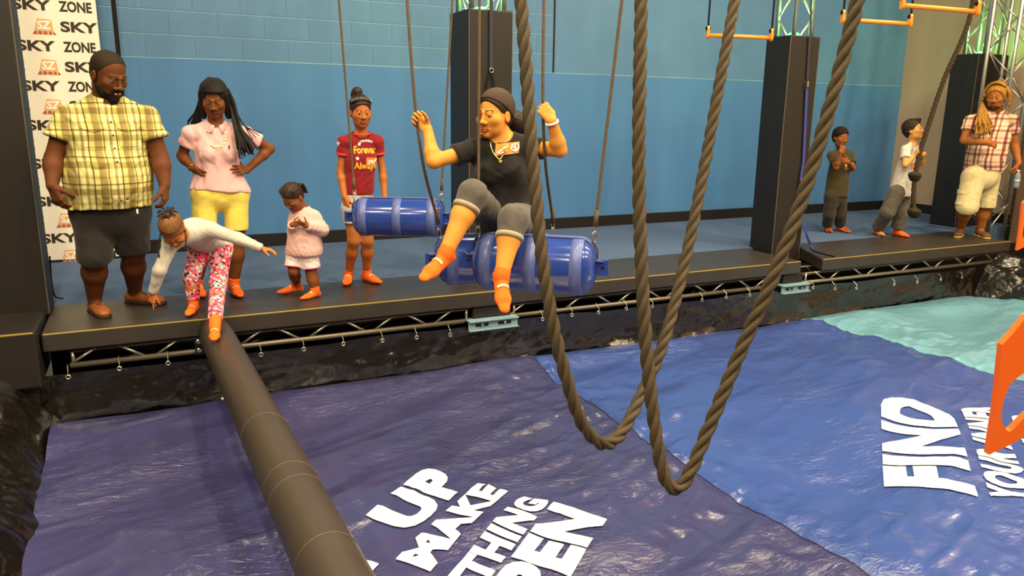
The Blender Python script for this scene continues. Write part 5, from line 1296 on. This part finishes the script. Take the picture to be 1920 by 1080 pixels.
# ---- woman sitting on the drum swings
def knit(name, rgb):
    m, nt, b = nodes_of(name); L = nt.links; b.inputs['Base Color'].default_value = (*lin(rgb), 1); b.inputs['Roughness'].default_value = .9; b.inputs['Specular IOR Level'].default_value = .15
    tc = N(nt, 'ShaderNodeTexCoord'); w = N(nt, 'ShaderNodeTexWave'); w.bands_direction = 'Z'; w.inputs['Scale'].default_value = 55; w.inputs['Distortion'].default_value = 1.5; w.inputs['Detail Scale'].default_value = 3; L.new(tc.outputs['Object'], w.inputs['Vector'])
    bp = N(nt, 'ShaderNodeBump'); bp.inputs['Strength'].default_value = .7; bp.inputs['Distance'].default_value = .004; L.new(w.outputs['Fac'], bp.inputs['Height']); L.new(bp.outputs[0], b.inputs['Normal']); return m
def woman_seated():
    j = atd; fR = unit(-CR*.62+CU*.62); fL = unit(-CR*.5+CU*.72)
    J = dict(pel=j(948, 402, 4.36), chest=j(939, 305, 4.24), neck=j(941, 258, 4.20), shR=j(888, 281, 4.20), shL=j(998, 276, 4.22), elR=j(813, 303, 4.10), elL=j(1050, 282, 4.12), wrR=HR+CF*.022-fR*.082, wrL=HL-CF*.022-fL*.080,
             hpR=j(920, 408, 4.32), hpL=j(975, 412, 4.28), knR=j(886, 364, 3.94), knL=j(962, 410, 3.88), anR=j(836, 474, 3.86), anL=j(941, 515, 3.80))
    f = toward_cam(J['pel'], -6); l, _, u = frame(f); hf, hu = tilt(toward_cam(J['neck'], -38), 4)
    H = Head(j(928, 214, 4.16), hf, hu, .255, wide=1.0, nose=1.0, lip=.95, full=1.16, kid=.3)
    D = dict(wH=.158, wW=.128, wC=.140, dpt=.72, rsh=.050, bust=.060, arm=(.045, .037, .039, .027), leg=(.084, .062, .058, .036), neck=.050, k=.03)
    RA, RB = HR, HL
    gr = dict(curl=(1.05, 1.35, .9), thumb=(.35, .45, .85), tcurl=.55, spread=.0)
    tR = unit(j(798, 503, 3.74)-J['anR']-UP*.0); tL = unit(j(950, 566, 3.68)-J['anL'])
    dR = unit(-UP-f*.2-l*.3); dL = unit(-f-l*.35-UP*.2)
    p = person('woman in black T-shirt and grey beanie sitting on the drum swings', J['pel']*np.array((1, 1, 0))+UP*(J['anL'][2]-.1), f, J, D, H, (222, 148, 66),
        hands=[(J['wrR'], fR, -CF, True, gr), (J['wrL'], fL, CF, False, gr)],
        feet=[(J['anR'], tR, .225, dR), (J['anL'], tL, .225, dL)], h=.009, s=.98, look=(-.25, .95, 0), hand_h=.004, head_h=.0032)
    bk = cloth('black_jersey', (24, 22, 22), var=(40, .1))
    loose = [Cone(j(942, 335, 4.28), j(950, 398, 4.34), .135, .175, (f, .80))]
    s = shirt(p, .012, j(952, 404, 4.3), unit(-UP-l*.05), {'R': .50, 'L': .40}, bk, .062, loose=loose, noise=fnoise(0.0067, 52, 41), arm_r=(.054, .064), neck_off=.0)
    bv = bvh_of(s)
    c = j(951, 279, 4.1); lu = unit(u+l*.0); ll = unit(l+u*.12)
    lab = stick_poly(s, bv, c, ll, u, f, [(-.068, -.032), (.060, -.030), (.062, .030), (-.066, .032)], mat('orange_name_sticker', (238, 132, 36), .5), 'sticker', .006)
    for pts in ([(-.055, -.018), (-.03, -.004), (-.012, .010), (.0, .004)], [(-.05, -.022), (-.02, -.018), (.0, -.008)], [(.040+.020*math.cos(a), .002+.020*math.sin(a)) for a in np.linspace(0, 6.3, 14)], [(.04, .02), (.038, -.016)], [(.024, .01), (.05, -.01)]):
        MB().tube(stick(bv, c, ll, u, f, pts, .008), .0038, 5).build('sticker_mark', M['white'], lab)
    stick_poly(s, bv, j(900, 254, 4.1), l, u, f, [(-.008, -.014), (.008, -.016), (.008, .014), (-.008, .016)], mat('pale_tag', (240, 214, 120), .5), 'shoulder_tag', .006)
    gold = mat('gold_necklace', (228, 200, 110), .3, .5, .8)
    q = stick(bv, J['neck'], l, u, f, [(-.055, .005), (-.052, -.03), (-.040, -.07), (-.012, -.105), (.004, -.112), (.018, -.09), (.040, -.04), (.046, .0)], .006)
    nk = MB().tube(spline(q, 6), .0042, 6).build('necklace', gold, p.root, True)
    stick_poly(nk, bv, J['neck']-u*.122+l*.004, l, u, f, [(x*.013, y*.013) for x, y in star()], gold, 'pendant', .008)
    gm = cloth('grey_denim', (84, 80, 76), var=(24, .14), bump=(220, .3, .002)); cm_ = cloth('pale_denim_cuff', (150, 140, 120), var=(30, .1))
    pt = pants(p, .008, gm, {'R': 1.26, 'L': 1.36}, (.096, .072, .068), 'capri_jeans', noise=fnoise(0.0053, 55, 17), waist=(J['pel']+UP*.07, UP))
    for S, cf in (('R', 1.26), ('L', 1.36)):
        kn, an = J['kn'+S], J['an'+S]; d = unit(an-kn); MB().lathe(kn+(an-kn)*(cf-1)-d*.020, d, [(0, .066), (.001, .0735), (.026, .0735), (.027, .062)], 28).build('turn_up', cm_, pt, True)
    for a, t, kn, dn in ((J['anR'], tR, J['knR'], dR), (J['anL'], tL, J['knL'], dL)): sock(p.root, a, t, .235, a+(kn-a)*.10, .038, dn)
    d = unit(J['wrL']-J['elL']); MB().torus(J['wrL']-d*.010, d, .032, .0062, 22, 6).build('bracelet', M['white'], p.root, True)
    hm = M['hair_brown']; piece(p.root, 'hair', hair_cap(H, .006, (.078, .075), (-.002, -.05), [('+', Ell(H.P(.015, -.155, -.045), (.055, .062, .060), H.ax), .02), ('+', Ell(H.P(.03, -.19, -.075), (.04, .045, .05), H.ax), .02), ('+', Cone(H.P(0, -.09, .0), H.P(.01, -.14, -.03), .035, .04), .02)]), hm, .0055, fnoise(0.0060, 110, 6))
    bn = knit('grey_knit_beanie', (78, 66, 58))
    piece(p.root, 'beanie', hair_cap(H, .014, (.072, .085), (-.03, .0)), bn, .005)
woman_seated()
# ---- boy in olive
def boy_olive():
    Y = 6.86; j = lambda x, y, dy=0: at(x, y, Y+dy)
    aR, aL = ground(1550, 434, .063), ground(1574, 433, .063)
    J = dict(pel=j(1567, 366), chest=j(1575, 312), neck=j(1577, 281, .01), shR=j(1559, 291), shL=j(1594, 291, .02), elR=j(1568, 314, -.13), elL=j(1599, 316, -.10), wrR=j(1576, 285, -.19), wrL=j(1590, 304, -.20),
             hpR=j(1559, 369), hpL=j(1575, 369), knR=j(1555, 402), knL=j(1576, 402), anR=aR, anL=aL)
    f = toward_cam(J['pel'], 22); l, _, u = frame(f); hf, hu = tilt(toward_cam(J['neck'], 42), 10)
    H = Head(j(1576, 257, -.02), hf, hu, .235, wide=1.0, nose=1.05, lip=1.1, full=1.14, kid=.8)
    D = dict(wH=.108, wW=.105, wC=.112, dpt=.74, rsh=.040, arm=(.036, .030, .031, .024), leg=(.070, .050, .046, .032), neck=.042, k=.028)
    p = person('boy in dark olive T-shirt and trousers with a hand at his chin', ((aR+aL)/2)*np.array((1, 1, 0))+UP*P, f, J, D, H, (146, 84, 44),
        hands=[(J['wrR'], unit(UP*.8+l*.5), unit(-f*.8+l*.3), True, dict(curl=(1.0, 1.0, .6), thumb=(.4, .8, .3))), (J['wrL'], unit(-l*.9+UP*.35+f*.1), -f, False, dict(curl=(.6, .7, .5)))],
        feet=[(aR, toward_cam(aR, 20), .2, None), (aL, toward_cam(aL, 45), .2, None)], h=.0085, s=.8, look=(.1, .95, -.1), hand_h=.0055, head_h=.0042)
    om = cloth('dark_olive_jersey', (64, 54, 28)); s = shirt(p, .012, j(1567, 368), -UP, .62, om, .055, noise=fnoise(0.0060, 60, 51), loose=[Cone(j(1572, 330), j(1568, 366), .125, .135, (f, .8))], arm_r=(.050, .054), h=.008)
    bv = bvh_of(s); stick_poly(s, bv, j(1586, 311), l, u, f, [(-.075, -.04), (.06, -.04), (.06, .03), (-.07, .03)], mat('peach_print', (230, 150, 100), .6), 'sticker', .005)
    pants(p, .012, cloth('dark_olive_twill', (52, 46, 32)), 1.86, (.086, .070, .070), 'trousers', noise=fnoise(0.0090, 55, 6))
    for a, t, kn in ((aR, toward_cam(aR, 20), J['knR']), (aL, toward_cam(aL, 45), J['knL'])): sock(p.root, a, t, .21, a+(kn-a)*.10, .032, sp=False)
    piece(p.root, 'hair', hair_cap(H, .012, (.080, .066), (-.005, -.03)), mat('short_dark_hair', (34, 22, 16), .8, .2, bump=(240, .6, .003)), .0055)
boy_olive()
# ---- boy holding the knotted rope
def boy_white():
    Y = 6.34; j = lambda x, y, dy=0: at(x, y, Y+dy)
    aR, aL = ground(1643, 440, .068), ground(1681, 442, .068)
    hp_ = atd(1725, 283, dk-.02)
    J = dict(pel=j(1688, 356), chest=j(1704, 304), neck=j(1711, 270), shR=j(1698, 281, -.06), shL=j(1716, 281, .12), elR=j(1697, 309, -.14), elL=j(1728, 308, .02), wrR=j(1715, 292, -.16), wrL=j(1733, 288, -.06),
             hpR=j(1680, 362, -.05), hpL=j(1694, 362, .06), knR=j(1664, 398, -.04), knL=j(1690, 400, .0), anR=aR, anL=aL)
    f = toward_cam(J['pel'], 56); l, _, u = frame(f); hf, hu = tilt(toward_cam(J['neck'], 74), -12)
    H = Head(j(1712, 243), hf, hu, .245, wide=.98, nose=.95, lip=1.0, full=1.10, kid=.6)
    D = dict(wH=.115, wW=.112, wC=.120, dpt=.74, rsh=.042, arm=(.037, .031, .032, .024), leg=(.074, .052, .048, .033), neck=.044, k=.028)
    gr = dict(curl=(.9, 1.1, .7), thumb=(.3, .8, .4), tcurl=.5)
    p = person('boy in white T-shirt and grey jeans leaning back on the knotted rope', ((aR+aL)/2)*np.array((1, 1, 0))+UP*P, f, J, D, H, (216, 152, 84),
        hands=[(J['wrR'], unit(hp_+UP*.05-J['wrR']), unit(l*.8+f*.3), True, gr), (J['wrL'], unit(hp_-UP*.02-J['wrL']), unit(-l*.8+f*.3), False, gr)],
        feet=[(aR, toward_cam(aR, 30), .22, None), (aL, toward_cam(aL, 45), .22, None)], h=.0085, s=.85, look=(0, 1, .2), hand_h=.0055, head_h=.0042)
    wm = cloth('white_jersey', (198, 192, 182)); s = shirt(p, .014, j(1690, 362), unit(-UP-f*.3), .58, wm, .056, noise=fnoise(0.0075, 60, 61), loose=[Cone(j(1700, 320), j(1690, 362), .130, .145, (f, .8))], arm_r=(.054, .062), h=.008)
    bv = bvh_of(s); fo = mat('orange_shirt_print', (232, 116, 50), .6); c0 = j(1709, 310); ff = toward_cam(J['pel'], 25); ll = frame(ff)[0]
    stick_poly(s, bv, c0, ll, UP, ff, [(-.075, -.035), (.07, -.04), (.07, .035), (-.07, .03)], fo, 'sticker', .005)
    gj = cloth('grey_denim_loose', (86, 80, 70), var=(24, .14)); pants(p, .014, gj, {'R': 1.88, 'L': 1.90}, (.094, .082, .080), 'jeans', noise=fnoise(0.0090, 50, 16))
    for a, t, kn in ((aR, toward_cam(aR, 30), J['knR']), (aL, toward_cam(aL, 45), J['knL'])): sock(p.root, a, t, .225, a+(kn-a)*.10, .033, sp=False)
    piece(p.root, 'hair', hair_cap(H, .013, (.082, .066), (-.012, -.04), [('+', Ell(H.P(0, .065, .105), (.05, .035, .022), H.ax), .02)]), mat('brown_cropped_hair', (40, 26, 18), .6, .3, bump=(200, .6, .003)), .0055, fnoise(0.0060, 110, 3))
boy_white()
# ---- man with dreadlocks
def man_dreads():
    Y = 5.90; j = lambda x, y, dy=0: at(x, y, Y+dy)
    aR, aL = ground(1799, 442, .08), ground(1836, 443, .08)
    J = dict(pel=j(1840, 326), chest=j(1858, 255), neck=j(1869, 212, .02), shR=j(1820, 228), shL=j(1896, 226, .02), elR=j(1808, 263, -.03), elL=j(1902, 272, -.02), wrR=j(1853, 268, -.27), wrL=j(1910, 306, -.16),
             hpR=j(1825, 332), hpL=j(1852, 332), knR=j(1813, 388, -.03), knL=j(1846, 388), anR=aR, anL=aL)
    f = toward_cam(J['pel'], -14); l, _, u = frame(f); hf, hu = tilt(toward_cam(J['neck'], -12), 6)
    H = Head(j(1868, 182, -.03), hf, hu, .275, wide=1.02, nose=1.3, lip=1.2, full=1.08)
    D = dict(wH=.180, wW=.190, wC=.190, dpt=.74, rsh=.066, belly=.03, arm=(.060, .047, .048, .032), leg=(.110, .068, .068, .042), neck=.062)
    p = person('dreadlocked man in plaid shirt and khaki cargo shorts at the end of the deck', ((aR+aL)/2)*np.array((1, 1, 0))+UP*P, f, J, D, H, (156, 92, 42),
        hands=[(J['wrR'], unit(j(1877, 274, -.30)-J['wrR']), unit(-f*.8-UP*.3), True, dict(curl=(.25, .3, .25), thumb=(.8, .5, .1), fat=1.15)), (J['wrL'], unit(-UP*.95-l*.1+f*.1), unit(-l*.8+f*.1), False, dict(curl=(.7, .8, .6), thumb=(.4, .8, .4), fat=1.15))],
        feet=[(aR, toward_cam(aR, -6), .26, None), (aL, toward_cam(aL, 25), .26, None)], h=.012, s=1.08, look=(-.1, .95, -.1), hand_h=.006, head_h=.0045)
    ang = math.atan2(l[1], l[0])
    pm = plaid('faded_plaid_cotton', ang, .13, .14, [(0, (220, 190, 170)), (.22, (226, 200, 176)), (.26, (130, 72, 78)), (.40, (150, 88, 88)), (.44, (232, 214, 190)), (.62, (214, 184, 160)), (.66, (120, 76, 90)), (.74, (176, 124, 108)), (.80, (226, 200, 176)), (1, (220, 190, 170))],
        [(0, (255, 250, 240)), (.25, (250, 236, 220)), (.30, (180, 140, 140)), (.46, (190, 150, 148)), (.5, (255, 250, 240)), (.72, (245, 225, 205)), (.76, (200, 160, 150)), (.86, (255, 250, 240)), (1, (255, 250, 240))])
    s = shirt(p, .014, j(1845, 318), -UP, .52, pm, .080, noise=fnoise(0.0075, 46, 71), loose=[Cone(j(1850, 280), j(1843, 322), .195, .205, (f, .8))], arm_r=(.070, .084), h=.009)
    collar(s, J['neck']+u*.028+f*.012, l, f, u, .084, .07, pm, .42, .05)
    km = cloth('khaki_twill', (206, 188, 140), var=(26, .06)); so = pants(p, .012, km, {'R': 1.02, 'L': 1.0}, (.130, .118, .114), noise=fnoise(.0070, 44, 19), h=.0095)
    bv = bvh_of(so); fs = unit(f*.8-l*.6); cc = J['hpR']+(J['knR']-J['hpR'])*.68; ls = unit(np.cross(UP, fs))
    stick_poly(so, bv, cc, ls, UP, fs, [(-.075, -.085), (.075, -.085), (.075, .075), (-.075, .075)], km, 'cargo_pocket', .010); stick_poly(so, bv, cc+UP*.075, ls, UP, fs, [(-.080, -.03), (.080, -.03), (.080, .02), (-.080, .02)], km, 'pocket_flap', .018)
    lm = mat('brown_suede', (104, 70, 40), .7, .3, bump=(80, .3, .003)); sl_ = mat('cream_sole', (226, 196, 110), .6)
    for a, t in ((aR, toward_cam(aR, -6)), (aL, toward_cam(aL, 25))): loafer(p.root, a, t, .285, lm, sl_)
    dm = mat('golden_brown_dreads', (158, 110, 42), .75, .25, var=(50, .3), bump=(160, .6, .005)); piece(p.root, 'hair', hair_cap(H, .018, (.080, .070), (-.01, -.06)), dm, .006, fnoise(0.0060, 100, 4))
    mb = MB(); rng = random.Random(5)
    def lock(pts, r0, r1): q = spline(pts, 6); mb.tube(q, np.linspace(r0, r1, len(q)), 6)
    for i in range(24):                       # swept over the crown to the right side
        t = i/23; lock([H.P(.075-.02*t, .02-.09*t, .09+.03*rng.random()), H.P(.01, .045-.10*t, .148), H.P(-.065, .03-.09*t, .125), H.P(-.108, .015-.07*t, .05), H.P(-.118, .01-.06*t, -.03)], .018, .016)
    for i in range(52):                       # hanging bundle over the right chest
        t = i/51; e = j(1830+32*t+rng.uniform(-3, 3), 240+rng.uniform(-10, 14), -.20-.05*rng.random()); m_ = j(1835+14*t, 212+rng.uniform(-4, 4), -.14); lock([H.P(-.10, .0-.05*t+.03, .03), H.P(-.118, .02-.04*t, -.06), m_, (m_+e)/2+f*.02, e], .016, .011)
    for i in range(12):
        t = i/11; lock([H.P(.05, -.02-.04*t, .11), H.P(.098, .0-.05*t, .06), H.P(.112, -.02-.04*t, -.01), H.P(.106, -.03-.03*t, -.07-.03*rng.random())], .017, .015)
    mb.build('dreadlocks', dm, p.root, True)
    S_ = H.s; bo = [('+', H.E(0, .022, -.08, .054, .060, .044).grow(.004), 0), ('+', Ell(H.P(0, .074, -.108), (.024*S_, .022*S_, .024*S_), H.ax), .02), ('-', Ell(H.P(0, .105, -.073), (.026*S_, .03*S_, .011*S_), H.ax), .006), ('&', Half(H.P(0, .06, -.060), H.u-H.f*.35), .006)]
    piece(p.root, 'beard', bo, mat('brown_beard', (52, 30, 16), .8, .2, bump=(260, .6, .003)), .005)
    return J
Jd = man_dreads()
# ---- water bottle in his hand
q = at(1910, 320, 5.70)
m, nt, b = nodes_of('clear_bottle_plastic'); b.inputs['Base Color'].default_value = (.75, .85, .9, 1); b.inputs['Roughness'].default_value = .12; b.inputs['Transmission Weight'].default_value = .75; b.inputs['IOR'].default_value = 1.2
r = tag(empty('water_bottle', q-UP*.21), 'clear plastic water bottle held by the dreadlocked man', 'bottle')
MB().lathe(q-UP*.205, UP, [(0, .026), (.004, .031), (.05, .032), (.055, .030), (.10, .030), (.105, .032), (.14, .032), (.17, .022), (.185, .013), (.19, .013)], 20).build('bottle_body', m, r, True)
MB().lathe(q-UP*.013, UP, [(0, .0145), (.018, .0145), (.02, .012)], 16).build('cap', M['white'], r, True)
MB().lathe(q-UP*.145, UP, [(0, .0326), (.04, .0326)], 20).build('paper_label', mat('pale_blue_label', (150, 180, 210), .5), r, True)
